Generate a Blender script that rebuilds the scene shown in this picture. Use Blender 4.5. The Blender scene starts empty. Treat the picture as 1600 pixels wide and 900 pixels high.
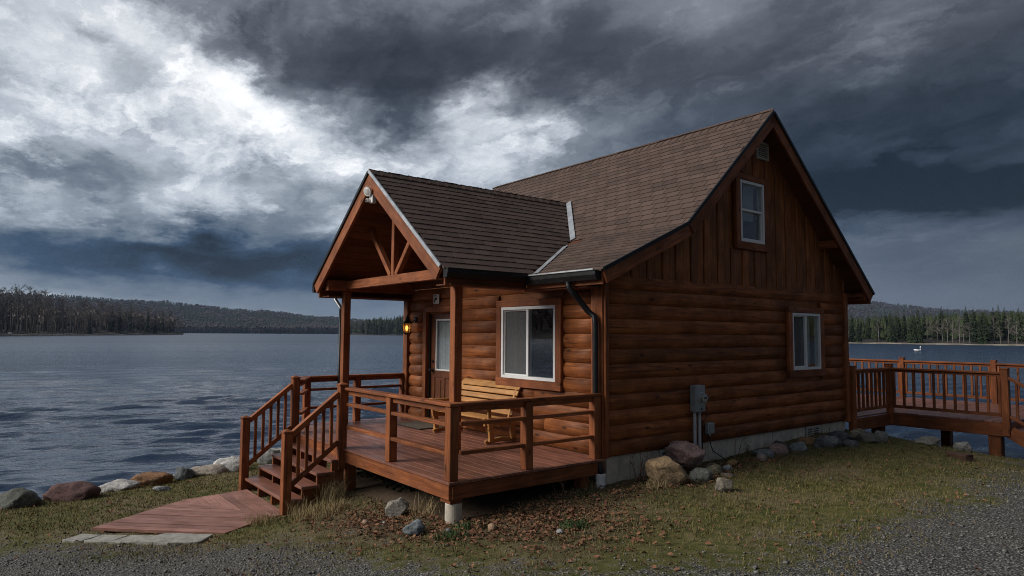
import bpy, bmesh, math, random
import numpy as np
from mathutils import Vector, Matrix, noise
random.seed(7)
RNG = np.random.default_rng(11)
sc = bpy.context.scene
COL = sc.collection
rad = math.radians

# ------------------------------------------------------------------ node helpers
def N(nt, typ, ins=None, **props):
    n = nt.nodes.new(typ)
    for k, v in props.items():
        setattr(n, k, v)
    for k, v in (ins or {}).items():
        s = n.inputs[k]
        if isinstance(v, bpy.types.NodeSocket):
            nt.links.new(v, s)
        else:
            s.default_value = v
    return n
def MATH(nt, op, a, b=None, c=None, clamp=False):
    ins = {0: a}
    if b is not None: ins[1] = b
    if c is not None: ins[2] = c
    return N(nt, 'ShaderNodeMath', ins, operation=op, use_clamp=clamp).outputs[0]
def VM(nt, op, a, b=None):
    n = N(nt, 'ShaderNodeVectorMath', {0: a} if b is None else {0: a, 1: b}, operation=op)
    return n.outputs['Value'] if op in ('DOT_PRODUCT', 'LENGTH') else n.outputs[0]
def VSC(nt, a, s):
    return N(nt, 'ShaderNodeVectorMath', {0: a, 'Scale': s}, operation='SCALE').outputs[0]
def RAMP(nt, fac, stops, interp='LINEAR'):
    n = N(nt, 'ShaderNodeValToRGB', {0: fac})
    cr = n.color_ramp; cr.interpolation = interp
    while len(cr.elements) < len(stops): cr.elements.new(0.5)
    for e, (p, c) in zip(cr.elements, stops):
        e.position = p; e.color = (*c, 1) if len(c) == 3 else c
    return n.outputs[0]
def MIX(nt, fac, a, b, mode='MIX'):
    n = N(nt, 'ShaderNodeMix', data_type='RGBA', blend_type=mode)
    for i, v in ((0, fac), (6, a), (7, b)):
        if isinstance(v, bpy.types.NodeSocket): nt.links.new(v, n.inputs[i])
        else: n.inputs[i].default_value = (*v, 1) if (i and len(v) == 3) else v
    return n.outputs[2]
def MAPR(nt, v, a, b, c, d):
    return N(nt, 'ShaderNodeMapRange', {0: v, 1: a, 2: b, 3: c, 4: d}).outputs[0]
def NOISE(nt, vec, scale, detail=4, rough=0.55, dist=0.0):
    return N(nt, 'ShaderNodeTexNoise', {'Vector': vec, 'Scale': scale, 'Detail': detail, 'Roughness': rough, 'Distortion': dist})

# ------------------------------------------------------------------ camera
CAM = Vector((0, 0, 1.6))
YAW, PITCH, ROLL = rad(-51.93), rad(3.924), rad(0.37)
fw = Vector((math.sin(YAW)*math.cos(PITCH), math.cos(YAW)*math.cos(PITCH), math.sin(PITCH)))
rt = Vector((math.cos(YAW), -math.sin(YAW), 0))
up = rt.cross(fw)
rt, up = rt*math.cos(ROLL)+up*math.sin(ROLL), up*math.cos(ROLL)-rt*math.sin(ROLL)
cam = bpy.data.cameras.new('camera')
cam.sensor_width = 36; cam.lens = 1045.6/1600*36
cam.clip_start = 0.1; cam.clip_end = 12000
camo = bpy.data.objects.new('camera', cam); COL.objects.link(camo)
camo.matrix_world = Matrix(((rt.x, up.x, -fw.x, CAM.x), (rt.y, up.y, -fw.y, CAM.y), (rt.z, up.z, -fw.z, CAM.z), (0, 0, 0, 1)))
sc.camera = camo

# ------------------------------------------------------------------ sky and sun
SUN_AZ, SUN_EL = -155.0, 32.0          # compass-like: x = sin, y = cos
world = bpy.data.worlds.new('World'); sc.world = world; world.use_nodes = True
wt = world.node_tree; wt.nodes.clear()
def sky_dir(az, el):
    a, e = rad(az), rad(el)
    return Vector((math.sin(a)*math.cos(e), math.cos(a)*math.cos(e), math.sin(e)))
# storm-cloud masses: azimuth, elevation, half width, half height (degrees), tilt, brightness
#SKYBLOBS
CLOUDS = [
    (-87.6, 17.9, 9.1, 5.6, 0, 0.15),
    (-73.6, 18.7, 9.4, 2.7, -30, 0.58),
    (-80.1, 13.8, 10.5, 3.3, -22, 0.14),
    (-55.3, 18.1, 2.9, 3.1, 10, 0.50),
    (-52.3, 14.1, 4.9, 2.0, 0, 0.27),
    (-63.0, 14.7, 7.4, 2.4, -10, 0.14),
    (-89.7, 8.1, 6.9, 2.2, 0, 0.05),
    (-46.5, 16.0, 3.7, 2.1, 0, 0.14),
    (-37.7, 25.9, 3.9, 2.5, 20, 0.16),
    (-21.5, 21.1, 3.4, 1.8, 20, 0.07),
    (-88.0, 2.7, 5.8, 0.3, -4, 0.17),
    (-76.4, 8.7, 5.5, 1.3, 18, 0.20),
    (-65.8, 9.3, 3.2, 1.4, 30, 0.17),
    (-19.9, 5.4, 8.8, 1.9, 0, -0.03),
    (-76.4, 21.8, 2.9, 1.4, -40, 0.10),
    (-67.0, 24.5, 14.9, 3.3, -14, -0.24),
    (-49.3, 23.6, 12.9, 4.4, -5, -0.20),
    (-60.9, 19.7, 6.3, 1.9, -25, -0.16),
    (-24.2, 16.1, 14.3, 6.7, 0, -0.17),
    (-18.6, 10.9, 13.7, 2.3, 5, -0.32),
    (-27.5, 13.1, 6.4, 3.9, 0, -0.08),
    (-14.3, 17.5, 5.1, 6.8, 0, -0.06),
    (-81.9, 5.6, 15.7, 1.4, -3, -0.31),
    (-71.5, 5.1, 12.4, 2.6, 0, -0.19),
    (-64.9, 5.3, 4.8, 3.2, 0, -0.10),
    (-85.3, 9.9, 6.4, 0.9, -18, -0.17),
    (-79.5, 9.4, 5.8, 0.7, -22, -0.08),
    (-85.4, 21.1, 2.4, 0.9, -15, -0.16),
    (-73.5, 22.7, 2.9, 1.0, -40, -0.10),
    (-53.4, 17.1, 1.8, 1.6, -30, -0.20),
    (-62.9, 10.2, 6.4, 1.6, 0, -0.06),
]
#ENDSKYBLOBS
D = N(wt, 'ShaderNodeTexCoord').outputs['Generated']
sep = N(wt, 'ShaderNodeSeparateXYZ', {0: D})
den = MATH(wt, 'ADD', MATH(wt, 'MAXIMUM', sep.outputs[2], 0.0), 0.26)
PL = N(wt, 'ShaderNodeCombineXYZ', {0: MATH(wt, 'DIVIDE', sep.outputs[0], den), 1: MATH(wt, 'DIVIDE', sep.outputs[1], den), 2: 0.3}).outputs[0]
n1 = NOISE(wt, PL, 1.3, 5, 0.55)
n2 = NOISE(wt, PL, 5.0, 10, 0.68)
wfade = MAPR(wt, sep.outputs[2], 0.0, 0.22, 0.12, 1.0)
w1 = VSC(wt, VM(wt, 'SUBTRACT', n1.outputs['Color'], (0.5, 0.5, 0.5)), MATH(wt, 'MULTIPLY', wfade, 0.20))
w2 = VSC(wt, VM(wt, 'SUBTRACT', n2.outputs['Color'], (0.5, 0.5, 0.5)), MATH(wt, 'MULTIPLY', wfade, 0.13))
DW = VM(wt, 'ADD', VM(wt, 'ADD', D, w1), w2)
acc = None
for az, el, wa, we, tilt, amp in CLOUDS:
    c = sky_dir(az, el)
    t = Vector((math.cos(rad(az)), -math.sin(rad(az)), 0)); u = c.cross(t) * -1
    u = t.cross(c) * -1 if u.z < 0 else u
    ct, st = math.cos(rad(tilt)), math.sin(rad(tilt))
    t2, u2 = t*ct+u*st, u*ct-t*st
    R = Matrix((t2, u2, t2.cross(u2))).transposed()
    mp = N(wt, 'ShaderNodeMapping', {'Vector': DW, 'Location': c, 'Rotation': R.to_euler(), 'Scale': (rad(wa), rad(we), 0.6)}, vector_type='TEXTURE')
    g = MATH(wt, 'EXPONENT', MATH(wt, 'MULTIPLY', VM(wt, 'DOT_PRODUCT', mp.outputs[0], mp.outputs[0]), -1.0))
    acc = MATH(wt, 'MULTIPLY_ADD', g, amp, acc if acc is not None else 0.0)
if acc is None: acc = MATH(wt, 'ADD', 0.0, 0.0)
# the whole deck is brighter to the west (where the light comes through) than over the east
west = VM(wt, 'DOT_PRODUCT', D, tuple(sky_dir(-125, 20)))
base = MAPR(wt, west, -1.0, 1.0, 0.11, 0.50)
ST = N(wt, 'ShaderNodeMapping', {'Vector': PL, 'Rotation': (0, 0, rad(28)), 'Scale': (1.0, 1.7, 1.0)}).outputs[0]
STW = VM(wt, 'ADD', ST, VSC(wt, VM(wt, 'SUBTRACT', n2.outputs['Color'], (0.5, 0.5, 0.5)), 0.30))
n3 = NOISE(wt, VM(wt, 'ADD', STW, (3.1, 7.7, 0)), 1.5, 5, 0.52, 0.3)
n4 = NOISE(wt, VM(wt, 'ADD', STW, (13.1, 1.7, 0)), 3.4, 9, 0.62, 0.2)
bil = MATH(wt, 'MULTIPLY', MATH(wt, 'ABSOLUTE', MATH(wt, 'SUBTRACT', n3.outputs[0], 0.5)), 4.0)
bil2 = MATH(wt, 'MULTIPLY', MATH(wt, 'ABSOLUTE', MATH(wt, 'SUBTRACT', n4.outputs[0], 0.5)), 4.0)
lowfade = MAPR(wt, sep.outputs[2], 0.05, 0.20, 0.05, 1.0)
det = MATH(wt, 'ADD', MATH(wt, 'MULTIPLY', MATH(wt, 'SUBTRACT', bil, 0.36), 0.34), MATH(wt, 'MULTIPLY', MATH(wt, 'SUBTRACT', bil2, 0.36), 0.26))
det = MATH(wt, 'ADD', det, MATH(wt, 'MULTIPLY', MATH(wt, 'SUBTRACT', n4.outputs[0], 0.5), 0.55))
lum = MATH(wt, 'ADD', base, acc)
det = MATH(wt, 'MULTIPLY', det, 1.2)
lum = MATH(wt, 'MULTIPLY_ADD', MATH(wt, 'MULTIPLY', det, lowfade), MATH(wt, 'MULTIPLY_ADD', lum, 0.9, 0.12), lum, clamp=False)
high = RAMP(wt, lum, [(0.0, (0.0022, 0.0050, 0.0095)), (0.18, (0.034, 0.039, 0.050)), (0.36, (0.100, 0.112, 0.132)), (0.55, (0.25, 0.27, 0.30)), (0.78, (0.46, 0.47, 0.485)), (1.0, (0.58, 0.58, 0.58))])
low = RAMP(wt, lum, [(0.0, (0.0028, 0.0075, 0.0145)), (0.18, (0.015, 0.033, 0.062)), (0.36, (0.075, 0.097, 0.126)), (0.55, (0.22, 0.25, 0.29)), (0.78, (0.44, 0.46, 0.485)), (1.0, (0.58, 0.58, 0.58))])
cl = MIX(wt, MATH(wt, 'MAXIMUM', MAPR(wt, sep.outputs[2], 0.10, 0.36, 0.0, 1.0), MAPR(wt, west, 0.35, -0.35, 0.0, 0.7)), low, high)
sky = N(wt, 'ShaderNodeTexSky', sky_type='NISHITA', sun_disc=False, sun_elevation=rad(SUN_EL), sun_rotation=rad(SUN_AZ), air_density=1.5, dust_density=2.0)
bg_clear = N(wt, 'ShaderNodeBackground', {'Color': sky.outputs[0], 'Strength': 0.05})
bg_cloud = N(wt, 'ShaderNodeBackground', {'Color': cl, 'Strength': 0.91})
ms = N(wt, 'ShaderNodeMixShader', {0: 0.99, 1: bg_clear.outputs[0], 2: bg_cloud.outputs[0]})
wo = N(wt, 'ShaderNodeOutputWorld'); wt.links.new(ms.outputs[0], wo.inputs[0])
world.cycles.sampling_method = 'MANUAL'; world.cycles.sample_map_resolution = 512

sl = bpy.data.lights.new('sun', 'SUN'); sl.energy = 1.5; sl.angle = rad(35); sl.color = (1.0, 0.95, 0.88)
so = bpy.data.objects.new('sun', sl); COL.objects.link(so)
so.rotation_euler = sky_dir(SUN_AZ, SUN_EL).to_track_quat('Z', 'Y').to_euler()
vs = sc.view_settings
vs.view_transform = 'Standard'; vs.look = 'None'; vs.gamma = 1; vs.exposure = 1.25; vs.use_curve_mapping = False
sc.render.engine = 'CYCLES'
sc.cycles.max_bounces = 6; sc.cycles.transparent_max_bounces = 10; sc.cycles.volume_bounces = 0
sc.cycles.use_denoising = True; sc.cycles.denoising_prefilter = 'NONE'; sc.cycles.filter_width = 1.0
sc.cycles.caustics_reflective = False; sc.cycles.caustics_refractive = False

# ------------------------------------------------------------------ materials
MATS = {}
def new_mat(name):
    m = bpy.data.materials.new(name); m.use_nodes = True
    nt = m.node_tree; nt.nodes.clear()
    b = N(nt, 'ShaderNodeBsdfPrincipled'); o = N(nt, 'ShaderNodeOutputMaterial')
    nt.links.new(b.outputs[0], o.inputs[0]); MATS[name] = m
    return m, nt, b
def setin(nt, b, **kw):
    for k, v in kw.items():
        k = k.replace('_', ' ')
        if isinstance(v, bpy.types.NodeSocket): nt.links.new(v, b.inputs[k])
        else: b.inputs[k].default_value = (*v, 1) if isinstance(v, tuple) and len(v) == 3 else v
def objvec(nt, scale=(1, 1, 1)):
    tc = N(nt, 'ShaderNodeTexCoord').outputs['Object']
    rnd = N(nt, 'ShaderNodeObjectInfo').outputs['Random']
    off = N(nt, 'ShaderNodeCombineXYZ', {0: MATH(nt, 'MULTIPLY', rnd, 37.0), 1: MATH(nt, 'MULTIPLY', rnd, 91.0), 2: MATH(nt, 'MULTIPLY', rnd, 53.0)}).outputs[0]
    v = VM(nt, 'ADD', tc, off)
    return N(nt, 'ShaderNodeMapping', {'Vector': v, 'Scale': scale}).outputs[0], rnd, v
def wood(name, dark, light, rough=0.5, grain=(1.1, 16, 16), knots=0.6, bump=0.35, var=0.25, wear=0.0, spec=0.28, crack=0.0):
    m, nt, b = new_mat(name)
    gv, rnd, v = objvec(nt, grain)
    g = NOISE(nt, gv, 1.6, 6, 0.62, 0.8).outputs[0]
    fine = NOISE(nt, N(nt, 'ShaderNodeMapping', {'Vector': v, 'Scale': (4, 90, 90)}).outputs[0], 1.5, 3, 0.6).outputs[0]
    blot = NOISE(nt, v, 2.3, 4, 0.6).outputs[0]
    f = MATH(nt, 'ADD', MATH(nt, 'MULTIPLY', g, 0.75), MATH(nt, 'MULTIPLY', fine, 0.25))
    f = MAPR(nt, f, 0.36, 0.64, 0.0, 1.0)
    col = MIX(nt, f, dark, light)
    col = MIX(nt, MAPR(nt, blot, 0.40, 0.66, 0.0, 0.75), col, tuple(0.55*d+0.12*l for d, l in zip(dark, light)))
    if knots:
        kv = N(nt, 'ShaderNodeMapping', {'Vector': v, 'Scale': (2.0, 5.5, 5.5)}).outputs[0]
        vo = N(nt, 'ShaderNodeTexVoronoi', {'Vector': kv, 'Scale': 1.15})
        k = MAPR(nt, vo.outputs['Distance'], 0.05, 0.17, knots, 0.0)
        col = MIX(nt, k, col, tuple(d*0.22 for d in dark))
    if crack:
        cn = NOISE(nt, N(nt, 'ShaderNodeMapping', {'Vector': v, 'Scale': (0.7, 26, 26)}).outputs[0], 1.3, 3, 0.5).outputs[0]
        col = MIX(nt, MAPR(nt, cn, 0.64, 0.70, 0.0, crack), col, tuple(d*0.12 for d in dark))
    if wear:
        wn = NOISE(nt, v, 9.0, 6, 0.7).outputs[0]
        col = MIX(nt, MAPR(nt, wn, 0.56, 0.72, 0.0, wear), col, (0.42, 0.34, 0.30))
    val = MAPR(nt, rnd, 0, 1, 1-var, 1+var)
    col = VSC(nt, col, val)
    bp = N(nt, 'ShaderNodeBump', {'Strength': bump, 'Distance': 0.004, 'Height': MATH(nt, 'ADD', g, fine)})
    setin(nt, b, Base_Color=col, Roughness=MAPR(nt, blot, 0.3, 0.7, rough-0.08, rough+0.12), Normal=bp.outputs[0])
    b.inputs['Specular IOR Level'].default_value = spec
    return m
wood('log', (0.125, 0.034, 0.0090), (0.37, 0.124, 0.035), 0.58, (0.9, 13, 13), 0.95, var=0.26, crack=0.75)
wood('timber', (0.14, 0.039, 0.012), (0.37, 0.121, 0.041), 0.55, knots=0.85, var=0.2, wear=0.08, crack=0.5)
wood('board', (0.125, 0.038, 0.010), (0.36, 0.125, 0.034), 0.55, knots=0.45)
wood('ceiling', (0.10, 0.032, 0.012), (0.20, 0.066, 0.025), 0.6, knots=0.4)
wood('deck', (0.165, 0.062, 0.040), (0.32, 0.138, 0.094), 0.38, knots=0.3, bump=0.2, var=0.22, wear=0.16, spec=0.45)
wood('walk', (0.25, 0.115, 0.085), (0.43, 0.225, 0.18), 0.6, knots=0.3, var=0.24, wear=0.32, crack=0.6)
wood('pine', (0.33, 0.15, 0.048), (0.57, 0.29, 0.098), 0.45, knots=0.6, var=0.1)
wood('door_wood', (0.11, 0.037, 0.016), (0.20, 0.072, 0.032), 0.42, grain=(16, 16, 1.1), knots=0.0, var=0.05)

def plain(name, col, rough=0.5, metal=0.0, nscale=0, namt=0.2, bump=0.0, spec=0.5):
    m, nt, b = new_mat(name)
    c = (*col, 1)
    if nscale:
        gv, rnd, v = objvec(nt)
        nz = NOISE(nt, v, nscale, 6, 0.65).outputs[0]
        c = MIX(nt, MAPR(nt, nz, 0.3, 0.7, 0.0, 1.0), tuple(x*(1-namt) for x in col), tuple(min(1, x*(1+namt)) for x in col))
        if bump:
            setin(nt, b, Normal=N(nt, 'ShaderNodeBump', {'Strength': bump, 'Distance': 0.01, 'Height': nz}).outputs[0])
        setin(nt, b, Roughness=MAPR(nt, nz, 0.3, 0.7, max(0.02, rough-0.08), rough+0.08))
    else:
        setin(nt, b, Roughness=rough)
    setin(nt, b, Base_Color=c, Metallic=metal)
    b.inputs['Specular IOR Level'].default_value = spec
    return m
plain('vinyl', (0.72, 0.72, 0.71), 0.4, nscale=6, namt=0.06)
plain('black', (0.008, 0.008, 0.009), 0.42, nscale=8, namt=0.3, spec=0.3)
plain('flash', (0.42, 0.44, 0.46), 0.42, 0.6, nscale=5, namt=0.25)
plain('grey_metal', (0.30, 0.33, 0.34), 0.45, 0.35, nscale=12, namt=0.15)
plain('pvc', (0.36, 0.37, 0.37), 0.5, nscale=9, namt=0.12)
plain('white_plastic', (0.70, 0.69, 0.66), 0.45, nscale=9, namt=0.1)
plain('concrete', (0.50, 0.445, 0.36), 0.9, nscale=4, namt=0.35, bump=0.4)
plain('paver', (0.27, 0.26, 0.23), 0.9, nscale=14, namt=0.4, bump=0.7)
plain('mat', (0.085, 0.066, 0.046), 1.0, nscale=45, namt=0.6, bump=0.8)
plain('dark', (0.012, 0.011, 0.010), 0.9)
plain('curtain', (0.55, 0.54, 0.50), 0.9, nscale=3, namt=0.1)
plain('lens', (0.55, 0.54, 0.50), 0.15)
plain('cable', (0.008, 0.008, 0.008), 0.5)
plain('swan', (0.85, 0.85, 0.83), 0.7)
plain('bill', (0.55, 0.18, 0.03), 0.5)
plain('vent', (0.40, 0.38, 0.33), 0.6, nscale=10, namt=0.2)
plain('driftblock', (0.07, 0.035, 0.022), 0.9, nscale=12, namt=0.4, bump=0.5)

# glass panes: thin sheet, mirror by Fresnel, otherwise clear
m, nt, b = new_mat('glass'); nt.nodes.remove(b)
gg = N(nt, 'ShaderNodeNewGeometry')
cosi = MATH(nt, 'ABSOLUTE', VM(nt, 'DOT_PRODUCT', gg.outputs['Incoming'], gg.outputs['Normal']))
sch = MATH(nt, 'MULTIPLY_ADD', MATH(nt, 'POWER', MATH(nt, 'SUBTRACT', 1.0, cosi), 5.0), 0.91, 0.085)
gl = N(nt, 'ShaderNodeBsdfGlossy', {'Color': (0.95, 0.97, 1, 1), 'Roughness': 0.015})
tr = N(nt, 'ShaderNodeBsdfTransparent', {'Color': (0.86, 0.89, 0.90, 1)})
mx = N(nt, 'ShaderNodeMixShader', {0: sch, 1: tr.outputs[0], 2: gl.outputs[0]})
nt.links.new(mx.outputs[0], [n for n in nt.nodes if n.type == 'OUTPUT_MATERIAL'][0].inputs[0])
# lantern glass: seeded, half clear half diffusing
m, nt, b = new_mat('lantern_glass'); nt.nodes.remove(b)
lt = N(nt, 'ShaderNodeBsdfTransparent', {'Color': (0.95, 0.85, 0.65, 1)}); ll = N(nt, 'ShaderNodeBsdfTranslucent', {'Color': (0.55, 0.42, 0.24, 1)})
mx = N(nt, 'ShaderNodeMixShader', {0: 0.35, 1: lt.outputs[0], 2: ll.outputs[0]})
nt.links.new(mx.outputs[0], [n for n in nt.nodes if n.type == 'OUTPUT_MATERIAL'][0].inputs[0])
# insect screen
m, nt, b = new_mat('screen'); nt.nodes.remove(b)
lt = N(nt, 'ShaderNodeBsdfTransparent'); ll = N(nt, 'ShaderNodeBsdfDiffuse', {'Color': (0.16, 0.165, 0.17, 1)})
mx = N(nt, 'ShaderNodeMixShader', {0: 0.4, 1: lt.outputs[0], 2: ll.outputs[0]})
nt.links.new(mx.outputs[0], [n for n in nt.nodes if n.type == 'OUTPUT_MATERIAL'][0].inputs[0])
m, nt, b = new_mat('bulb'); setin(nt, b, Base_Color=(1, 0.7, 0.4)); b.inputs['Emission Color'].default_value = (1, 0.55, 0.2, 1); b.inputs['Emission Strength'].default_value = 2.0
# lace curtain
m, nt, b = new_mat('lace')
gv, rnd, v = objvec(nt)
vo = N(nt, 'ShaderNodeTexVoronoi', {'Vector': v, 'Scale': 55.0})
setin(nt, b, Base_Color=RAMP(nt, vo.outputs['Distance'], [(0.1, (0.93, 0.92, 0.90)), (0.6, (0.74, 0.73, 0.70))]), Roughness=0.95)
# shingles
m, nt, b = new_mat('shingle')
tc = N(nt, 'ShaderNodeTexCoord').outputs['Object']
geo = N(nt, 'ShaderNodeNewGeometry').outputs['Position']
rnd = N(nt, 'ShaderNodeObjectInfo').outputs['Random']
at = N(nt, 'ShaderNodeAttribute', attribute_name='tone').outputs['Fac']
tone = MATH(nt, 'FRACT', MATH(nt, 'ADD', at, rnd))
gran = NOISE(nt, geo, 160.0, 3, 0.7).outputs[0]
pat = NOISE(nt, geo, 1.4, 5, 0.6).outputs[0]
col = RAMP(nt, tone, [(0.0, (0.062, 0.041, 0.034)), (0.4, (0.090, 0.059, 0.048)), (0.75, (0.108, 0.072, 0.058)), (1.0, (0.070, 0.047, 0.039))])
col = MIX(nt, MAPR(nt, pat, 0.35, 0.7, 0, 0.3), col, (0.125, 0.088, 0.072))
col = MIX(nt, 1.0, col, RAMP(nt, gran, [(0.3, (0.55, 0.55, 0.55)), (0.7, (1.35, 1.35, 1.35))]), 'MULTIPLY')
setin(nt, b, Base_Color=col, Roughness=0.92, Normal=N(nt, 'ShaderNodeBump', {'Strength': 0.5, 'Distance': 0.003, 'Height': gran}).outputs[0])
b.inputs['Specular IOR Level'].default_value = 0.25
# rocks: colour by object colour
m, nt, b = new_mat('rock')
gv, rnd, v = objvec(nt)
oc = N(nt, 'ShaderNodeObjectInfo').outputs['Color']
r1 = NOISE(nt, v, 7.0, 9, 0.74, 0.6).outputs[0]; r2 = NOISE(nt, v, 38.0, 5, 0.75).outputs[0]; r3 = NOISE(nt, v, 2.2, 4, 0.6).outputs[0]
col = MIX(nt, 1.0, oc, RAMP(nt, r1, [(0.3, (0.36, 0.36, 0.38)), (0.48, (0.9, 0.9, 0.9)), (0.7, (1.6, 1.56, 1.48))]), 'MULTIPLY')
col = MIX(nt, 1.0, col, RAMP(nt, r2, [(0.3, (0.45, 0.45, 0.45)), (0.7, (1.6, 1.6, 1.6))]), 'MULTIPLY')
col = MIX(nt, MAPR(nt, r3, 0.55, 0.72, 0, 0.3), col, (0.075, 0.075, 0.035))
r4 = N(nt, 'ShaderNodeTexVoronoi', {'Vector': v, 'Scale': 30.0}).outputs['Distance']
col = MIX(nt, MAPR(nt, r4, 0.0, 0.28, 0.55, 0.0), col, VSC(nt, oc, 1.9))
hgt = MATH(nt, 'ADD', MATH(nt, 'MULTIPLY', r1, 0.7), MATH(nt, 'MULTIPLY', r2, 0.25))
setin(nt, b, Base_Color=col, Roughness=0.88, Normal=N(nt, 'ShaderNodeBump', {'Strength': 1.0, 'Distance': 0.05, 'Height': hgt}).outputs[0])
# tree stuff
def foliage(name, c0, c1, scale=0.6, rough=0.9):
    m, nt, b = new_mat(name)
    geo = N(nt, 'ShaderNodeNewGeometry').outputs['Position']
    rnd = N(nt, 'ShaderNodeObjectInfo').outputs['Random']
    nz = NOISE(nt, geo, scale, 4, 0.6).outputs[0]
    f = MATH(nt, 'ADD', MATH(nt, 'MULTIPLY', nz, 0.8), MATH(nt, 'MULTIPLY', rnd, 0.35))
    setin(nt, b, Base_Color=MIX(nt, MAPR(nt, f, 0.3, 0.85, 0, 1), c0, c1), Roughness=rough)
    b.inputs['Specular IOR Level'].default_value = 0.15
    return m
foliage('needles', (0.006, 0.013, 0.007), (0.046, 0.060, 0.026))
foliage('needles_far', (0.026, 0.036, 0.032), (0.046, 0.056, 0.046), 0.02)  # distance haze put into the colour: bluer, narrower tones than the near needles
foliage('twigs', (0.10, 0.085, 0.075), (0.23, 0.195, 0.17))
foliage('twigs_far', (0.050, 0.044, 0.046), (0.088, 0.076, 0.078), 0.02)  # bluish cast and flattened tones stand in for haze over the far woods
foliage('bark', (0.09, 0.078, 0.068), (0.24, 0.215, 0.19))
foliage('birch', (0.10, 0.095, 0.09), (0.25, 0.235, 0.22))
foliage('hill_ground', (0.035, 0.034, 0.028), (0.085, 0.072, 0.066), 0.012)
foliage('shrub_leaf', (0.010, 0.016, 0.008), (0.040, 0.045, 0.018), 6)
foliage('dry_grass', (0.20, 0.15, 0.075), (0.40, 0.31, 0.165), 8)
foliage('stem', (0.06, 0.035, 0.025), (0.14, 0.085, 0.06), 8)
foliage('grass', (0.032, 0.044, 0.010), (0.25, 0.195, 0.088), 3.0)
foliage('leaf', (0.055, 0.024, 0.015), (0.33, 0.165, 0.095), 22)
foliage('pebble', (0.075, 0.074, 0.072), (0.36, 0.345, 0.32), 31)
foliage('green_tuft', (0.04, 0.075, 0.03), (0.10, 0.15, 0.055), 9)

# ------------------------------------------------------------------ object helpers
W = {}
def link(o, parent=None, mw=None):
    COL.objects.link(o)
    mw = mw if mw is not None else Matrix.Identity(4)
    W[o.name] = mw
    if parent is not None:
        o.parent = parent; o.matrix_parent_inverse = W[parent.name].inverted()
    o.matrix_basis = mw
    return o
def empty(name, loc, parent=None):
    o = bpy.data.objects.new(name, None); o.empty_display_size = 0.2
    return link(o, parent, Matrix.Translation(loc))
def tag(o, label=None, cat=None, group=None, kind=None):
    if label: o['label'] = label
    if cat: o['category'] = cat
    if group: o['group'] = group
    if kind: o['kind'] = kind
    return o
def mesh(verts, faces, mats, smooth=False, fm=None):
    me = bpy.data.meshes.new('m'); me.from_pydata([tuple(v) for v in verts], [], [tuple(f) for f in faces])
    for k in (mats if isinstance(mats, (list, tuple)) else [mats]): me.materials.append(MATS[k])
    if fm is not None: me.polygons.foreach_set('material_index', fm)
    if smooth: me.polygons.foreach_set('use_smooth', [True]*len(me.polygons))
    me.update(); return me
def npmesh(V, F, mat, smooth=False):
    """fast mesh from numpy arrays, all faces with the same number of corners"""
    V = np.asarray(V, np.float32); F = np.asarray(F, np.int32)
    me = bpy.data.meshes.new('m'); k = F.shape[1]
    me.vertices.add(len(V)); me.vertices.foreach_set('co', V.ravel())
    me.loops.add(F.size); me.loops.foreach_set('vertex_index', F.ravel())
    me.polygons.add(len(F)); me.polygons.foreach_set('loop_start', np.arange(0, F.size, k, dtype=np.int32))
    me.polygons.foreach_set('loop_total', np.full(len(F), k, np.int32))
    if smooth: me.polygons.foreach_set('use_smooth', np.ones(len(F), bool))
    me.materials.append(MATS[mat]); me.update(calc_edges=True); me.validate(); return me
def ob(name, me, parent=None, mw=None):
    return link(bpy.data.objects.new(name, me), parent, mw)
def frame(o, u, v):
    u = Vector(u).normalized(); v = Vector(v); v = (v-u*v.dot(u)).normalized(); n = u.cross(v)
    return Matrix(((u.x, v.x, n.x, o[0]), (u.y, v.y, n.y, o[1]), (u.z, v.z, n.z, o[2]), (0, 0, 0, 1)))
_bc = {}
def boxmesh(x0, x1, y0, y1, z0, z1, mat, bev=0.004):
    key = (round(x0, 4), round(x1, 4), round(y0, 4), round(y1, 4), round(z0, 4), round(z1, 4), mat, bev)
    if key in _bc: return _bc[key]
    v = [(x, y, z) for x in (x0, x1) for y in (y0, y1) for z in (z0, z1)]
    f = [(0, 1, 3, 2), (4, 6, 7, 5), (0, 4, 5, 1), (2, 3, 7, 6), (0, 2, 6, 4), (1, 5, 7, 3)]
    if bev:
        bm = bmesh.new()
        for p in v: bm.verts.new(p)
        bm.verts.ensure_lookup_table()
        for q in f: bm.faces.new([bm.verts[i] for i in q])
        bmesh.ops.recalc_face_normals(bm, faces=bm.faces)
        bmesh.ops.bevel(bm, geom=list(bm.edges), offset=bev, segments=1, affect='EDGES')
        me = bpy.data.meshes.new('m'); bm.to_mesh(me); bm.free(); me.materials.append(MATS[mat])
    else: me = mesh(v, f, mat)
    _bc[key] = me
    return me
def beam(name, parent, p0, p1, w, h, mat, upv=(0, 0, 1), bev=0.004):
    """w across (local y), h along upv (local z), centred on p0-p1"""
    p0, p1 = Vector(p0), Vector(p1); x = (p1-p0); L = x.length; x.normalize()
    z = Vector(upv); z = (z-x*z.dot(x)).normalized(); y = z.cross(x)
    mw = Matrix(((x.x, y.x, z.x, p0.x), (x.y, y.y, z.y, p0.y), (x.z, y.z, z.z, p0.z), (0, 0, 0, 1)))
    return ob(name, boxmesh(0, L, -w/2, w/2, -h/2, h/2, mat, bev), parent, mw)
def post(name, parent, x, y, z0, z1, w, mat, bev=0.006):
    return beam(name, parent, (x, y, z0), (x, y, z1), w, w, mat, (0, 1, 0), bev)
def fbox(name, parent, fr, u0, u1, v0, v1, n0, n1, mat, bev=0.003):
    return ob(name, boxmesh(u0, u1, v0, v1, n0, n1, mat, bev), parent, fr)
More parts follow.
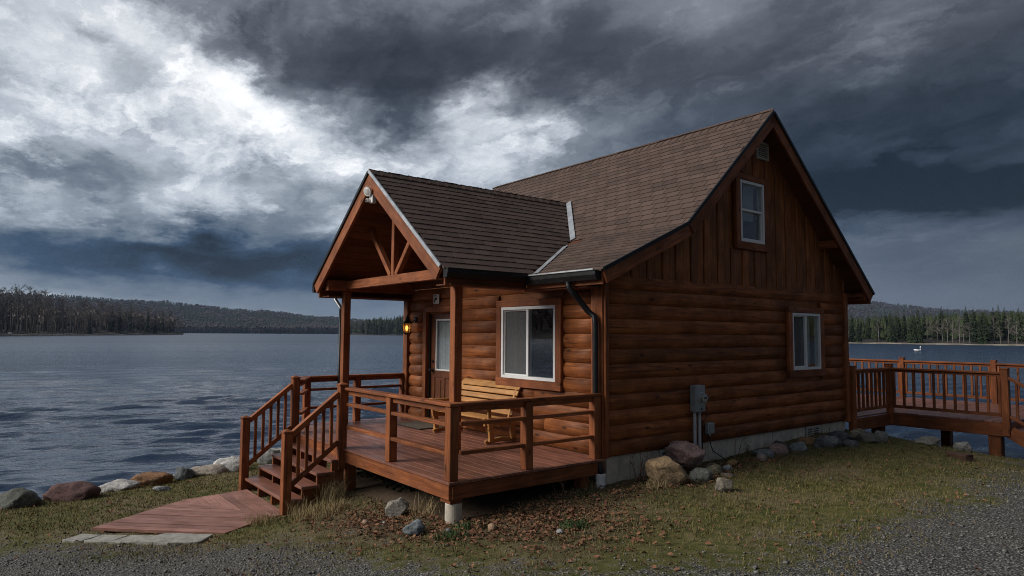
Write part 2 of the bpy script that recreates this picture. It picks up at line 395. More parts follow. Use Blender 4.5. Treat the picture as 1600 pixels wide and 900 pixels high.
def prism(name, parent, fr, pts, n0, n1, mat):
    k = len(pts)
    v = [(a, b, n0) for a, b in pts]+[(a, b, n1) for a, b in pts]
    f = [tuple(range(k-1, -1, -1)), tuple(range(k, 2*k))]+[(i, (i+1) % k, k+(i+1) % k, k+i) for i in range(k)]
    ar = sum(pts[i][0]*pts[(i+1) % k][1]-pts[(i+1) % k][0]*pts[i][1] for i in range(k))
    if ar < 0: f = [tuple(reversed(q)) for q in f]
    return ob(name, mesh(v, f, mat), parent, fr)
def tube_data(path, r, sides=8, V=None, F=None, cap=True):
    V = [] if V is None else V; F = [] if F is None else F
    path = [Vector(p) for p in path]; rs = r if isinstance(r, (list, tuple)) else [r]*len(path)
    ref = Vector((0, 0, 1)); base = len(V)
    for i, p in enumerate(path):
        d = (path[min(i+1, len(path)-1)]-path[max(i-1, 0)]).normalized()
        a = d.cross(ref if abs(d.z) < 0.95 else Vector((1, 0, 0))).normalized(); b_ = d.cross(a)
        for s in range(sides):
            t = 2*math.pi*s/sides
            V.append(p+(a*math.cos(t)+b_*math.sin(t))*rs[i])
    for i in range(len(path)-1):
        for s in range(sides):
            F.append((base+i*sides+s, base+i*sides+(s+1) % sides, base+(i+1)*sides+(s+1) % sides, base+(i+1)*sides+s))
    if cap:
        F.append(tuple(base+s for s in range(sides-1, -1, -1))); F.append(tuple(base+(len(path)-1)*sides+s for s in range(sides)))
    return V, F
def tube(name, parent, path, r, mat, sides=10):
    V, F = tube_data(path, r, sides)
    return ob(name, mesh(V, F, mat, True), parent)
def lathe(name, parent, prof, mat, mw, sides=20):
    V, F = [], []
    for r, z in prof:
        for s in range(sides):
            t = 2*math.pi*s/sides; V.append((r*math.cos(t), r*math.sin(t), z))
    for i in range(len(prof)-1):
        for s in range(sides):
            F.append((i*sides+s, i*sides+(s+1) % sides, (i+1)*sides+(s+1) % sides, (i+1)*sides+s))
    F.append(tuple(range(sides-1, -1, -1))); F.append(tuple((len(prof)-1)*sides+s for s in range(sides)))
    return ob(name, mesh(V, F, mat, False), parent, mw)
def copy_tree(o, mw, label=None, group=None):
    """copy a thing at the top level with copies of its parts"""
    c = o.copy(); COL.objects.link(c); c.matrix_basis = mw; W[c.name] = mw
    if label: c['label'] = label
    if group: c['group'] = group
    for ch in KIDS.get(o.name, []):
        d = ch.copy(); COL.objects.link(d); d.parent = c; d.matrix_parent_inverse = Matrix.Identity(4)
    return c
KIDS = {}

# ------------------------------------------------------------------ terrain
CP = np.array([(0,0,-.1),(3,3,-.05),(-3,0,-.3),(-4.25,3.35,-.33),(-6.64,.17,-.66),(-5.45,1.75,-.48),(-3,5,-.27),(-1.8,6.6,-.22),(-6.2,4,-.46),(-8.95,4,-.62),(-9.0,3.2,-.79),(-10.7,3.2,-.84),(-9.7,1.1,-.85),(-8.5,2.3,-.80),(-6.1,6.5,-.34),(-6.1,9.5,-.27),(-6.1,13,-.2),(-4.8,7.9,-.31),(-3.4,12.7,-.36),(-5,14.5,-.48),(-8,14.5,-.6),(-11.5,6.4,-.8),(-11.5,13,-.75),(-12.6,.5,-1.05),(-13.3,2.5,-1.08),(-14,4,-1.08),(-13,6,-1.0),(4,12,-.3),(8,4,0),(-2,-5,-.2),(-8,-3,-.85),(12,-10,.1),(-7.5,1.0,-.72),(0,12,-.3),(2,-12,-.1)])
def _phi(r): return np.where(r > 1e-9, r*r*np.log(np.maximum(r, 1e-9)), 0)
_n = len(CP); _M = np.zeros((_n+3, _n+3))
_M[:_n, :_n] = _phi(np.hypot(CP[:, None, 0]-CP[None, :, 0], CP[:, None, 1]-CP[None, :, 1]))+np.eye(_n)*.02
_M[:_n, _n] = 1; _M[:_n, _n+1:] = CP[:, :2]; _M[_n, :_n] = 1; _M[_n+1:, :_n] = CP[:, :2].T
_W = np.linalg.solve(_M, np.concatenate([CP[:, 2], [0, 0, 0]]))
SHORE = np.array([(-1500,-2600),(-60,-90),(-20,-30),(-12.3,-6),(-13.0,-0.5),(-13.5,.4),(-14.0,1.4),(-14.45,2.9),(-15.2,4.5),(-16,6),(-16.3,12),(-13,15.4),(-9,15.0),(-6.3,13.9),(-5,13.6),(-3.4,14.1),(1,17.5),(8,24),(40,60),(2600,1300)], float)
GRAVEL = np.array([(-60,-50),(-14,-3),(-10.11,.24),(-9.42,.82),(-7.95,2.12),(-7.68,2.59),(-6.68,2.91),(-5.42,3.16),(-4.58,3.6),(-4.05,4.22),(-3.77,4.97),(-3.4,5.58),(-3.37,6.68),(-3.32,8.04),(-3.33,9.52),(-3.48,13.13),(-3.0,30)], float)
def sdist(P, line):
    best = np.full(len(P), 1e9); sg = np.ones(len(P))
    for a, b in zip(line[:-1], line[1:]):
        d = b-a; t = np.clip(((P-a)@d)/(d@d), 0, 1); q = a+t[:, None]*d
        v = P-q; r = np.hypot(v[:, 0], v[:, 1]); s = np.where(d[0]*v[:, 1]-d[1]*v[:, 0] < 0, 1, -1)
        u_ = r < best-1e-9; best = np.where(u_, r, best); sg = np.where(u_, s, sg)
    return best*sg
def ground_z(x, y):
    x = np.atleast_1d(np.asarray(x, float)); y = np.atleast_1d(np.asarray(y, float))
    xc = np.clip(x, -17, 13); yc = np.clip(y, -13, 17)
    z = _W[_n]+_W[_n+1]*xc+_W[_n+2]*yc
    for i in range(_n): z = z+_W[i]*_phi(np.hypot(xc-CP[i, 0], yc-CP[i, 1]))
    z = np.clip(z, -1.12, .3)
    s = sdist(np.stack([x, y], -1), SHORE)
    t = np.clip((s+.25)/.8, 0, 1); t = t*t*(3-2*t)
    return np.where(s < -.25, np.maximum(-1.5+(s+.25)*.3, -6), -1.5+(z+1.5)*t)
def gz(x, y): return float(ground_z(x, y)[0])
def axis(lo, hi, step):
    c = list(np.arange(lo, hi+1e-6, step)); s = step; a = lo; left = []
    while a > -3000: s *= 1.22; a -= s; left.append(a)
    s = step; a = hi; right = []
    while a < 3000: s *= 1.22; a += s; right.append(a)
    return np.array(left[::-1]+c+right)
gx, gy = axis(-14.6, 0.5, 0.085), axis(-1.2, 14.6, 0.085)
GX, GY = np.meshgrid(gx, gy, indexing='ij'); fx, fy = GX.ravel(), GY.ravel()
zz = ground_z(fx, fy)
P2 = np.stack([fx, fy], -1)
sh_d = sdist(P2, SHORE); gr_d = sdist(P2, GRAVEL)
near = (np.abs(fx+6) < 12) & (np.abs(fy-6) < 12)
rough_ = np.zeros(len(fx))
for i in np.nonzero(near)[0]:
    p = Vector((fx[i], fy[i], 0))
    rough_[i] = 0.028*noise.noise(p*1.7)+0.016*noise.noise(p*5.1)+0.010*noise.noise(p*11)
zz = zz+np.where(near, rough_, 0)*np.where(gr_d > 0.3, 0.55, 1.0)
nx, ny = len(gx), len(gy)
idx = np.arange(nx*ny).reshape(nx, ny)
F = np.stack([idx[:-1, :-1].ravel(), idx[1:, :-1].ravel(), idx[1:, 1:].ravel(), idx[:-1, 1:].ravel()], -1)
m, nt, b = new_mat('ground')
geo = N(nt, 'ShaderNodeNewGeometry').outputs['Position']
ga = N(nt, 'ShaderNodeAttribute', attribute_name='gravel').outputs['Fac']
sa = N(nt, 'ShaderNodeAttribute', attribute_name='soil').outputs['Fac']
a1 = NOISE(nt, geo, 0.9, 6, 0.62).outputs[0]; a2 = NOISE(nt, geo, 7.0, 6, 0.7).outputs[0]; a3 = NOISE(nt, geo, 60, 4, 0.75).outputs[0]
moss = MIX(nt, MAPR(nt, a2, 0.35, 0.65, 0, 1), (0.050, 0.060, 0.014), (0.135, 0.118, 0.040))
dry = MIX(nt, MAPR(nt, a3, 0.35, 0.65, 0, 1), (0.085, 0.062, 0.036), (0.28, 0.215, 0.125))
turf = MIX(nt, MAPR(nt, MATH(nt, 'ADD', MATH(nt, 'MULTIPLY', a1, 0.65), MATH(nt, 'MULTIPLY', a2, 0.35)), 0.475, 0.61, 0, 1), moss, dry)
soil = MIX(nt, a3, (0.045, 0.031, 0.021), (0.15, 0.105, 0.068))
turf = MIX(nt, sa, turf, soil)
vg = N(nt, 'ShaderNodeTexVoronoi', {'Vector': geo, 'Scale': 46.0})
vg2 = N(nt, 'ShaderNodeTexVoronoi', {'Vector': geo, 'Scale': 110.0})
stone = RAMP(nt, N(nt, 'ShaderNodeSeparateColor', {0: vg.outputs['Color']}).outputs[0], [(0.0, (0.065, 0.066, 0.066)), (0.5, (0.14, 0.138, 0.134)), (0.85, (0.23, 0.22, 0.205)), (1.0, (0.40, 0.38, 0.34))])
stone = MIX(nt, MAPR(nt, vg.outputs['Distance'], 0.25, 0.6, 0.0, 0.8), stone, (0.035, 0.033, 0.031))
stone = MIX(nt, MAPR(nt, a1, 0.45, 0.65, 0, 0.45), stone, (0.10, 0.090, 0.075))
gm = MATH(nt, 'ADD', ga, MATH(nt, 'MULTIPLY', MATH(nt, 'SUBTRACT', a2, 0.5), 1.7))
gm = MATH(nt, 'ADD', gm, MATH(nt, 'MULTIPLY', MATH(nt, 'SUBTRACT', a1, 0.5), 1.4))
gmask = MAPR(nt, gm, 0.35, 0.65, 0, 1)
col = MIX(nt, gmask, turf, stone)
hg = MATH(nt, 'MULTIPLY', MATH(nt, 'SUBTRACT', 1.0, vg.outputs['Distance']), 1.0)
ht = MATH(nt, 'ADD', MATH(nt, 'MULTIPLY', a3, 0.8), a2)
hh = N(nt, 'ShaderNodeMix', {0: gmask, 2: ht, 3: hg}, data_type='FLOAT').outputs[0]
setin(nt, b, Base_Color=col, Roughness=0.93, Normal=N(nt, 'ShaderNodeBump', {'Strength': 0.9, 'Distance': 0.02, 'Height': hh}).outputs[0])
b.inputs['Specular IOR Level'].default_value = 0.2
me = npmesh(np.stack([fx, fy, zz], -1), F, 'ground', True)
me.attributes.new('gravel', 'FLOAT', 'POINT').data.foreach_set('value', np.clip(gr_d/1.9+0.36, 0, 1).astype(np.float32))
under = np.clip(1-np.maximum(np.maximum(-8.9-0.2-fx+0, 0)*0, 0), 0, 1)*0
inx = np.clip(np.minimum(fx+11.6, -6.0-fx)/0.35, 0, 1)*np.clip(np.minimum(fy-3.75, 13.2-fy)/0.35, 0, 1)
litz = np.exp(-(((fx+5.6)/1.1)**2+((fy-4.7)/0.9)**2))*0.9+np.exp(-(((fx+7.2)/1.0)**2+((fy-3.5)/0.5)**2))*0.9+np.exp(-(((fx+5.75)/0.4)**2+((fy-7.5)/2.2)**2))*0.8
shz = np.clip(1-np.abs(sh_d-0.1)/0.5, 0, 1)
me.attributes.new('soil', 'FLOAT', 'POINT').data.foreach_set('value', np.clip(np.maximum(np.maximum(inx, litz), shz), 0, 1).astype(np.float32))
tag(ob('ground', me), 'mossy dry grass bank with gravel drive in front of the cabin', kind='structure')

# lake
m, nt, b = new_mat('water')
geo = N(nt, 'ShaderNodeNewGeometry').outputs['Position']
def wav(ang, sx, sy, scale, detail, dist=0.0):
    rv = N(nt, 'ShaderNodeMapping', {'Vector': geo, 'Rotation': (0, 0, rad(-ang))}).outputs[0]
    mp = N(nt, 'ShaderNodeMapping', {'Vector': rv, 'Scale': (sx, sy, 1)}).outputs[0]
    return NOISE(nt, mp, scale, detail, 0.55, dist).outputs[0]
h2 = wav(78, 0.5, 1.8, 2.2, 5, 0.9)        # fine chop on top of the real waves
h3 = wav(62, 0.9, 2.0, 6.0, 4, 0.4)        # ripples
gust = wav(74, 0.02, 0.11, 1.0, 4, 0.8)    # wind patches: rougher and calmer water
gk = MAPR(nt, gust, 0.40, 0.60, 0.75, 1.3)
hh = MATH(nt, 'MULTIPLY', MATH(nt, 'ADD', MATH(nt, 'MULTIPLY', h2, 0.030), MATH(nt, 'MULTIPLY', h3, 0.010)), gk)
setin(nt, b, Base_Color=(0.004, 0.021, 0.055), Roughness=MAPR(nt, VM(nt, 'LENGTH', geo), 12.0, 200.0, 0.06, 0.33), IOR=1.5, Normal=N(nt, 'ShaderNodeBump', {'Strength': 1.0, 'Distance': 1.0, 'Height': hh}).outputs[0])
# lake surface with real wind waves; sampled finely where the waves are seen large
LW = -1.25
az_ = np.concatenate([np.linspace(-176, -96, 60), np.linspace(-95, -10, 860), np.linspace(-8, 75, 60)])
inv = np.linspace(1/8.0, 1/160.0, 470); rr_ = np.concatenate([1/inv, np.geomspace(165, 5200, 60)])
AZ, RR = np.meshgrid(np.radians(az_), rr_, indexing='ij'); lx, ly = RR*np.sin(AZ), RR*np.cos(AZ)
dr = np.gradient(rr_)[None, :]*np.ones_like(AZ)
rw = np.random.default_rng(3); lz = np.zeros_like(lx)
gm = np.zeros_like(lx)
for k in range(5):                                   # gust patches
    th_ = np.radians(164+rw.normal(0, 25)); wl = rw.uniform(6, 22); gm += np.sin((lx*np.cos(th_)+ly*np.sin(th_))*6.283/wl+rw.random()*6.28+1.2*np.sin((ly*np.cos(th_)-lx*np.sin(th_))*6.283/(wl*2.6)+k))
gm = np.clip(1+.13*gm, .72, 1.4)
for k in range(46):
    wl = .32*(3.4/.32)**(k/45.0)*rw.uniform(.9, 1.1); th_ = np.radians(164+rw.normal(0, 20 if wl < .7 else 10)); K = 6.283/wl
    ph = (lx*np.cos(th_)+ly*np.sin(th_))*K+rw.random()*6.28+.9*np.sin((ly*np.cos(th_)-lx*np.sin(th_))*K*.17+k*1.3)
    amp = wl*(.0062+.0075*np.exp(-((np.log(wl)-.15)/.45)**2))*np.clip((wl/dr-2.2)/2.0, 0, 1)
    lz += amp*(1.25*np.exp(np.sin(ph)-1)*1.6-1.0)
lz *= gm
na, nr = len(az_), len(rr_); ii = np.arange(na*nr).reshape(na, nr)
F = np.stack([ii[:-1, :-1].ravel(), ii[:-1, 1:].ravel(), ii[1:, 1:].ravel(), ii[1:, :-1].ravel()], -1)
tag(ob('lake', npmesh(np.stack([lx.ravel(), ly.ravel(), LW+lz.ravel()], -1), F, 'water', True)), 'wind-rippled blue grey lake', kind='structure')
# ------------------------------------------------------------------ the cabin
XR, XL, YF, YB = -6.19, -11.5, 6.42, 13.0      # gable face, front-left corner, front face, rear face
XLL = -13.2                                     # far left end of the body behind the front room
ZT = 2.42
cabin = empty('log_cabin', (-8.9, 9.7, -0.6))
tag(cabin, 'reddish brown log cabin with shingled roof and covered front porch on the lake shore', 'cabin')
FR = lambda x, z, y=YF: frame((x, y, z), (1, 0, 0), (0, 0, 1))       # front face: u=+x v=+z n=-y
GB = lambda y, z, x=XR: frame((x, y, z), (0, 1, 0), (0, 0, 1))       # gable face: u=+y v=+z n=+x
# roof profile
RY, RZ, KY, KZ, EY, EZ, BY, BZ = 9.98, 5.25, 7.72, 3.17, 6.03, 2.41, 13.38, 2.40
def roof_z(y):
    if y <= KY: return EZ+(y-EY)*(KZ-EZ)/(KY-EY)
    if y <= RY: return KZ+(y-KY)*(RZ-KZ)/(RY-KY)
    return RZ+(y-RY)*(BZ-RZ)/(BY-RY)
def wall_back(name, fr, u1, v1, holes, t, mat, u0=0.0, v0=0.0):
    us = sorted({u0, u1, *[h[0] for h in holes], *[h[1] for h in holes]}); vs_ = sorted({v0, v1, *[h[2] for h in holes], *[h[3] for h in holes]})
    V, F = [], []
    for a, b_ in zip(us[:-1], us[1:]):
        for c, d in zip(vs_[:-1], vs_[1:]):
            if any(h[0] <= a and b_ <= h[1] and h[2] <= c and d <= h[3] for h in holes): continue
            k = len(V); V += [(x, y, z) for x in (a, b_) for y in (c, d) for z in (-t, 0)]
            F += [tuple(k+i for i in q) for q in ((0, 1, 3, 2), (4, 6, 7, 5), (0, 4, 5, 1), (2, 3, 7, 6), (0, 2, 6, 4), (1, 5, 7, 3))]
    return ob(name, mesh(V, F, mat), cabin, fr)
# openings in world coordinates
WIN_F = (-8.39, -7.12, 0.925, 2.015)           # front window x0 x1 z0 z1
DOOR = (-10.70, -9.80, 0.0, 1.985)
WIN_G = (10.97, 11.93, 1.005, 2.0)             # gable-side lower window y0 y1 z0 z1
WIN_U = (9.47, 10.16, 3.115, 4.12)             # upper gable window
fwall = wall_back('front_wall', FR(0, 0, YF+0.02), XR-0.03, ZT, [WIN_F, DOOR], 0.12, 'board', XL+0.02, 0.0)
gwall = wall_back('gable_wall', GB(0, 0, XR-0.03), YB, ZT, [WIN_G], 0.12, 'board', YF+0.05, 0.0)
# upper gable backing as strips under the roof line
V, F = [], []
def strip(y0, y1, z00, z01, z10, z11):
    k = len(V)
    for x in (XR-0.15, XR-0.03): V.extend([(x, y0, z00), (x, y0, z01), (x, y1, z10), (x, y1, z11)])
    F.extend([(k, k+2, k+3, k+1), (k+4, k+5, k+7, k+6), (k, k+1, k+5, k+4), (k+2, k+6, k+7, k+3), (k, k+4, k+6, k+2), (k+1, k+3, k+7, k+5)])
rz = lambda y: roof_z(y)-0.09
strip(YF, KY, ZT, rz(YF), ZT, rz(KY)); strip(KY, WIN_U[0], ZT, rz(KY), ZT, rz(WIN_U[0]))
strip(WIN_U[0], RY, ZT, WIN_U[2], ZT, WIN_U[2]); strip(WIN_U[0], RY, WIN_U[3], rz(WIN_U[0]), WIN_U[3], rz(RY))
strip(RY, WIN_U[1], ZT, WIN_U[2], ZT, WIN_U[2]); strip(RY, WIN_U[1], WIN_U[3], rz(RY), WIN_U[3], rz(WIN_U[1])); strip(WIN_U[1], YB, ZT, rz(WIN_U[1]), ZT, rz(YB))
ugw = ob('gable_end', mesh(V, F, 'board'), cabin)
# the unseen sides: rear, far left, the recess beside the front room
hid = wall_back('log_wall', frame((XR-0.1, YB, 0), (-1, 0, 0), (0, 0, 1)), 7.0, ZT, [], 0.12, 'log')
hid = wall_back('log_wall', frame((XL, YF+0.1, 0), (0, -1, 0), (0, 0, 1)), 0.0, ZT, [], 0.12, 'log', -1.2)
hid = wall_back('log_wall', FR(0, 0, 7.6), XL, ZT+0.4, [], 0.12, 'log', XLL)
hid = wall_back('log_wall', frame((XLL, YB, 0), (0, -1, 0), (0, 0, 1)), YB-7.6, ZT, [], 0.12, 'log')
V, F = [], []
k = 0
ys_ = [7.6, KY+.05, RY, YB-.02]
V = [(x, y, z) for x in (XLL, XLL+.12) for y in ys_ for z in (ZT, roof_z(y)-.1)]
for i in range(3):
    a = i*2; F += [(a, a+1, a+3, a+2), (8+a, 8+a+2, 8+a+3, 8+a+1)]
ob('gable_end', mesh(V, F, 'board'), cabin)
fl = ob('floor', boxmesh(XL+.05, XR-.16, YF+.15, YB-.13, -0.12, -0.02, 'ceiling', 0), cabin)

# logs: half-round siding, each log a piece
def log_mesh(L, h, seed):
    rr = random.Random(seed); prof = []
    n = 7
    for i in range(n+1):
        t = i/n; v_ = t*h; d = 0.050*math.sin(math.pi*min(max(t*0.95+0.025, 0), 1))**0.45
        prof.append((v_, d))
    segs = max(2, int(L/0.45)); V, F = [], []
    ph = rr.random()*10
    for s in range(segs+1):
        x = L*s/segs; k = 1+0.07*math.sin(x*1.9+ph)+rr.uniform(-.035, .035); dv = 0.004*math.sin(x*1.3+ph*2)
        for v_, d in prof: V.append((x, v_+dv*(0 if v_ in (0, h) else 1), d*k))
    m_ = n+1
    for s in range(segs):
        for i in range(n): F.append((s*m_+i, (s+1)*m_+i, (s+1)*m_+i+1, s*m_+i+1))
    F.append(tuple(range(m_))); F.append(tuple(segs*m_+i for i in range(m_-1, -1, -1)))
    me = mesh(V, F, 'log', True); me.polygons[len(F)-1].use_smooth = False; me.polygons[len(F)-2].use_smooth = False
    return me
def log_run(wall, mk, u0, u1, holes, splits, seed0):
    NL = 12; h = ZT/NL
    for i in range(NL):
        z0, z1 = i*h, (i+1)*h; cur = [(u0, u1)]
        for a, b_, c, d in holes:
            if d > z0+h*0.35 and c < z1-h*0.35:
                nxt = []
                for p, q in cur:
                    if a > p and b_ < q: nxt += [(p, a), (b_, q)]
                    else: nxt.append((p, q))
                cur = nxt
        out = []
        for p, q in cur:
            rr = random.Random(seed0+i*13+int(p*10))
            if splits and q-p > 1.6 and rr.random() < 0.75:
                s = rr.uniform(p+.6, q-.6); out += [(p, s-.002), (s+.002, q)]
            else: out.append((p, q))
        for p, q in out:
            ob('log', log_mesh(q-p, h-0.006, seed0+i*31+int(p*7)), wall, mk(p, z0+.002))
TR = 0.125   # trim width
log_run(fwall, lambda u, z: FR(u, z, YF+0.02), XL+.15, XR-.20, [(WIN_F[0]-TR, WIN_F[1]+TR, WIN_F[2]-TR, WIN_F[3]+TR*.85), (DOOR[0]-.12, DOOR[1]+.12, -.1, DOOR[3]+.10)], True, 100)
log_run(gwall, lambda u, z: GB(u, z, XR-0.03), YF+.02, YB-.12, [(WIN_G[0]-TR, WIN_G[1]+TR, WIN_G[2]-TR, WIN_G[3]+TR*.85)], False, 500)
# corner boards
for args in ((fwall, (XL+.07, YF-.025, 0.0), (XL+.07, YF-.025, ZT), .15, .10), (fwall, (XR-.10, YF-.02, -.0), (XR-.10, YF-.02, ZT), .21, .10), (gwall, (XR+.0, YB-.06, -.02), (XR+.0, YB-.06, ZT), .12, .11), (gwall, (XR-.02, YF-.01, 0.0), (XR-.02, YF-.01, ZT), .07, .12)):
    w_, a, b_, ww, dd = args
    if w_ is fwall: beam('corner_board', w_, a, b_, dd, ww, 'timber', (1, 0, 0))
    else: beam('corner_board', w_, a, b_, dd, ww, 'timber', (0, 1, 0))
# vertical gable boards
y = YF+.03; i = 0
while y < YB-.03:
    w_ = 0.168+random.uniform(-.018, .018); y1 = min(y+w_, YB-.02); rr = random.uniform(0, .006)+(.018 if i % 2 else 0)
    segs = [(ZT-.045, None)]
    a, b_ = WIN_U[0]-.11, WIN_U[1]+.11
    if y1 > a+.02 and y < b_-.02: segs = [(ZT-.045, WIN_U[2]-.13), (WIN_U[3]+.09, None)]
    for z0, z1 in segs:
        ta, tb = (rz(y)-.02, rz(y1)-.02) if z1 is None else (z1, z1)
        if y < RY < y1: ta = tb = min(ta, tb)
        if max(ta, tb) < z0+.04: continue
        zz0 = z0-random.uniform(0, .015); g = .012
        fr_ = frame((XR-.03, y, zz0), (0, 0, 1), (0, -1, 0))
        w2 = y1-y-g; c = .012
        # chamfered board: local x up, y toward -Y, z outward
        pr = [(0, 0), (-0.0, .018+rr), (-c, .030+rr), (-w2+c, .030+rr), (-w2, .018+rr), (-w2, 0)]
        Vb, Fb = [], []
        for e in (0, 1):
            for yy, nn in pr:
                t = -yy/w2; L = ta+(tb-ta)*t-zz0
                Vb.append(((max(L, .01) if e else 0), yy, nn))
        Fb = [(j, (j+1) % 6, 6+(j+1) % 6, 6+j) for j in range(6)]+[tuple(range(5, -1, -1)), tuple(range(6, 12))]
        ob('gable_board', mesh(Vb, Fb, 'board'), ugw, fr_)
    y = y1; i += 1
# foundation: board-formed concrete
found = ob('foundation', boxmesh(XL+.1, XR-.085, YF+.1, YB-.1, -1.3, -.01, 'concrete', 0), cabin)
ob('foundation', boxmesh(XLL+.1, XL+.099, 7.7, YB-.11, -1.3, -.011, 'concrete', 0), cabin)
y = YF+.06
while y < YB-.05:
    w_ = min(random.uniform(.2, .34), YB-.02-y); 
    fbox('foundation_panel', found, GB(y, -.75, XR-.082), 0, w_-.008, 0, .74, 0, .03+random.uniform(0, .006), 'concrete', .004); y += w_
for x in np.arange(XL+.1, XR-.8, .6): fbox('foundation_panel', found, FR(x, -.95, YF+.098), 0, .592, 0, .94, 0, .03, 'concrete', .004)
def vent(y0, y1, z0, z1):
    v = fbox('foundation_vent', cabin, GB(y0, z0, XR-.05), 0, y1-y0, 0, z1-z0, 0, .012, 'dark', 0)
    w_, h_ = y1-y0, z1-z0; f = GB(y0, z0, XR-.045)
    for a, b_, c, d in ((0, w_, 0, .03), (0, w_, h_-.03, h_), (0, .03, .03, h_-.03), (w_-.03, w_, .03, h_-.03), (w_/2-.012, w_/2+.012, .03, h_-.03)):
        fbox('frame', v, f, a, b_, c, d, 0, .035, 'vent', .003)
    for k in range(4):
        zc = .03+(h_-.06)*(k+.6)/4.2
        for a, b_ in ((.034, w_/2-.016), (w_/2+.016, w_-.034)): fbox('louver', v, f, a, b_, zc, zc+.016, .002, .026, 'vent', .002)
vent(7.53, 8.05, -.225, -.015); vent(11.50, 11.97, -.225, -.01)
# gable louvre vent
gv_ = fbox('attic_vent', cabin, GB(9.99, 4.56), 0, .36, 0, .30, 0, .02, 'dark', 0)
for a, b_, c, d in ((0, .36, 0, .035), (0, .36, .265, .30), (0, .035, .035, .265), (.325, .36, .035, .265)): fbox('frame', gv_, GB(9.99, 4.56, XR+.004), a, b_, c, d, 0, .05, 'vent', .004)
for k in range(6): fbox('louver', gv_, GB(9.99, 4.56, XR+.004), .036, .324, .05+k*.036, .066+k*.036, 0, .035, 'vent', .002)

# windows
def window(fr, w_, h_, split, curtain):
    """fr origin at the lower left of the opening on the wall face"""
    B = .045; V, F = [], []
    def addbox(a, b_, c, d, e, f_):
        k = len(V); V.extend([(x, y, z) for x in (a, b_) for y in (c, d) for z in (e, f_)])
        F.extend([tuple(k+i for i in q) for q in ((0, 1, 3, 2), (4, 6, 7, 5), (0, 4, 5, 1), (2, 3, 7, 6), (0, 2, 6, 4), (1, 5, 7, 3))])
    addbox(0, w_, 0, B, -.04, .06); addbox(0, w_, h_-B, h_, -.04, .06); addbox(0, B, B, h_-B, -.04, .06); addbox(w_-B, w_, B, h_-B, -.04, .06)
    win = ob('window', mesh(V, F, 'vinyl'), cabin, fr)
    if split == 'v':
        c = w_/2; panes = [(B+.022, c-.03, B+.022, h_-B-.022, .0), (c+.022, w_-B-.002, B+.002, h_-B-.002, .025)]
        fbox('mullion', win, fr, c-.03, c+.022, B, h_-B, -.02, .05, 'vinyl', .004)
        for a, b_, cc, d in ((B, B+.022, B, h_-B), (B+.022, c-.03, B, B+.022), (B+.022, c-.03, h_-B-.022, h_-B)): fbox('sash', win, fr, a, b_, cc, d, -.015, .032, 'vinyl', .003)
    else:
        c = h_*.52; panes = [(B+.002, w_-B-.002, c+.02, h_-B-.002, .02), (B+.018, w_-B-.018, B+.018, c-.02, .0)]
        fbox('mullion', win, fr, B, w_-B, c-.02, c+.02, -.02, .05, 'vinyl', .004)
        for a, b_, cc, d in ((B, B+.018, B, c-.02), (w_-B-.018, w_-B, B, c-.02), (B+.018, w_-B-.018, B, B+.018)): fbox('sash', win, fr, a, b_, cc, d, -.015, .03, 'vinyl', .003)
    if split == 'v':
        a, b_, cc, d, n_ = panes[0]; fbox('insect_screen', win, fr, a, b_, cc, d, n_+.012, n_+.0125, 'screen', 0)
    for a, b_, cc, d, n_ in panes: fbox('pane', win, fr, a, b_, cc, d, n_, n_+.004, 'glass', 0)
    # casing
    t = .034
    for nm, a, b_, cc, d in (('trim', -TR, w_+TR, h_+.004, h_+.105), ('trim', -TR, -.004, -.004, h_+.004), ('trim', w_+.004, w_+TR, -.004, h_+.004), ('sill', -TR, w_+TR, -TR, -.004)):
        L = (b_-a) if (b_-a) > (d-cc) else (d-cc)
        if (b_-a) > (d-cc): fbox(nm, win, fr, a, b_, cc, d, .0, .072+.003*(nm == 'sill'), 'timber', .005)
        else:
            o = fr @ Vector(((a+b_)/2, cc, .035)); e = fr @ Vector(((a+b_)/2, d, .035)); nv = (fr.to_3x3() @ Vector((0, 0, 1)))
            beam(nm, win, o, e, b_-a, .07, 'timber', nv, .005)
    # curtains inside
    for a, b_, c_, d_ in curtain:
        V2, F2 = [], []; n_ = 26
        for i in range(n_+1):
            u = a+(b_-a)*i/n_; dd = -.14+.022*math.sin(i*1.9)+.01*math.sin(i*.7)
            V2 += [(u, c_, dd), (u+.02*math.sin(i), d_, dd*.9)]
        for i in range(n_): F2.append((2*i, 2*i+2, 2*i+3, 2*i+1))
        ob('curtain', mesh(V2, F2, 'curtain', True), win, fr)
    return win
wf = window(FR(WIN_F[0], WIN_F[2]), WIN_F[1]-WIN_F[0], WIN_F[3]-WIN_F[2], 'v', [(.02, .12, .0, 1.1)])
wg = window(GB(WIN_G[0], WIN_G[2]), WIN_G[1]-WIN_G[0], WIN_G[3]-WIN_G[2], 'v', [(.62, .93, 0, 1.0), (.03, .18, 0, 1.0)])
wu = window(GB(WIN_U[0], WIN_U[2]), WIN_U[1]-WIN_U[0], WIN_U[3]-WIN_U[2], 'h', [(.36, .68, .4, 1.0), (.0, .10, .4, 1.0)])
wf['label'] = 'white sliding window beside the bench'; wg['label'] = 'small sliding window low in the gable wall'; wu['label'] = 'tall sash window high in the gable'

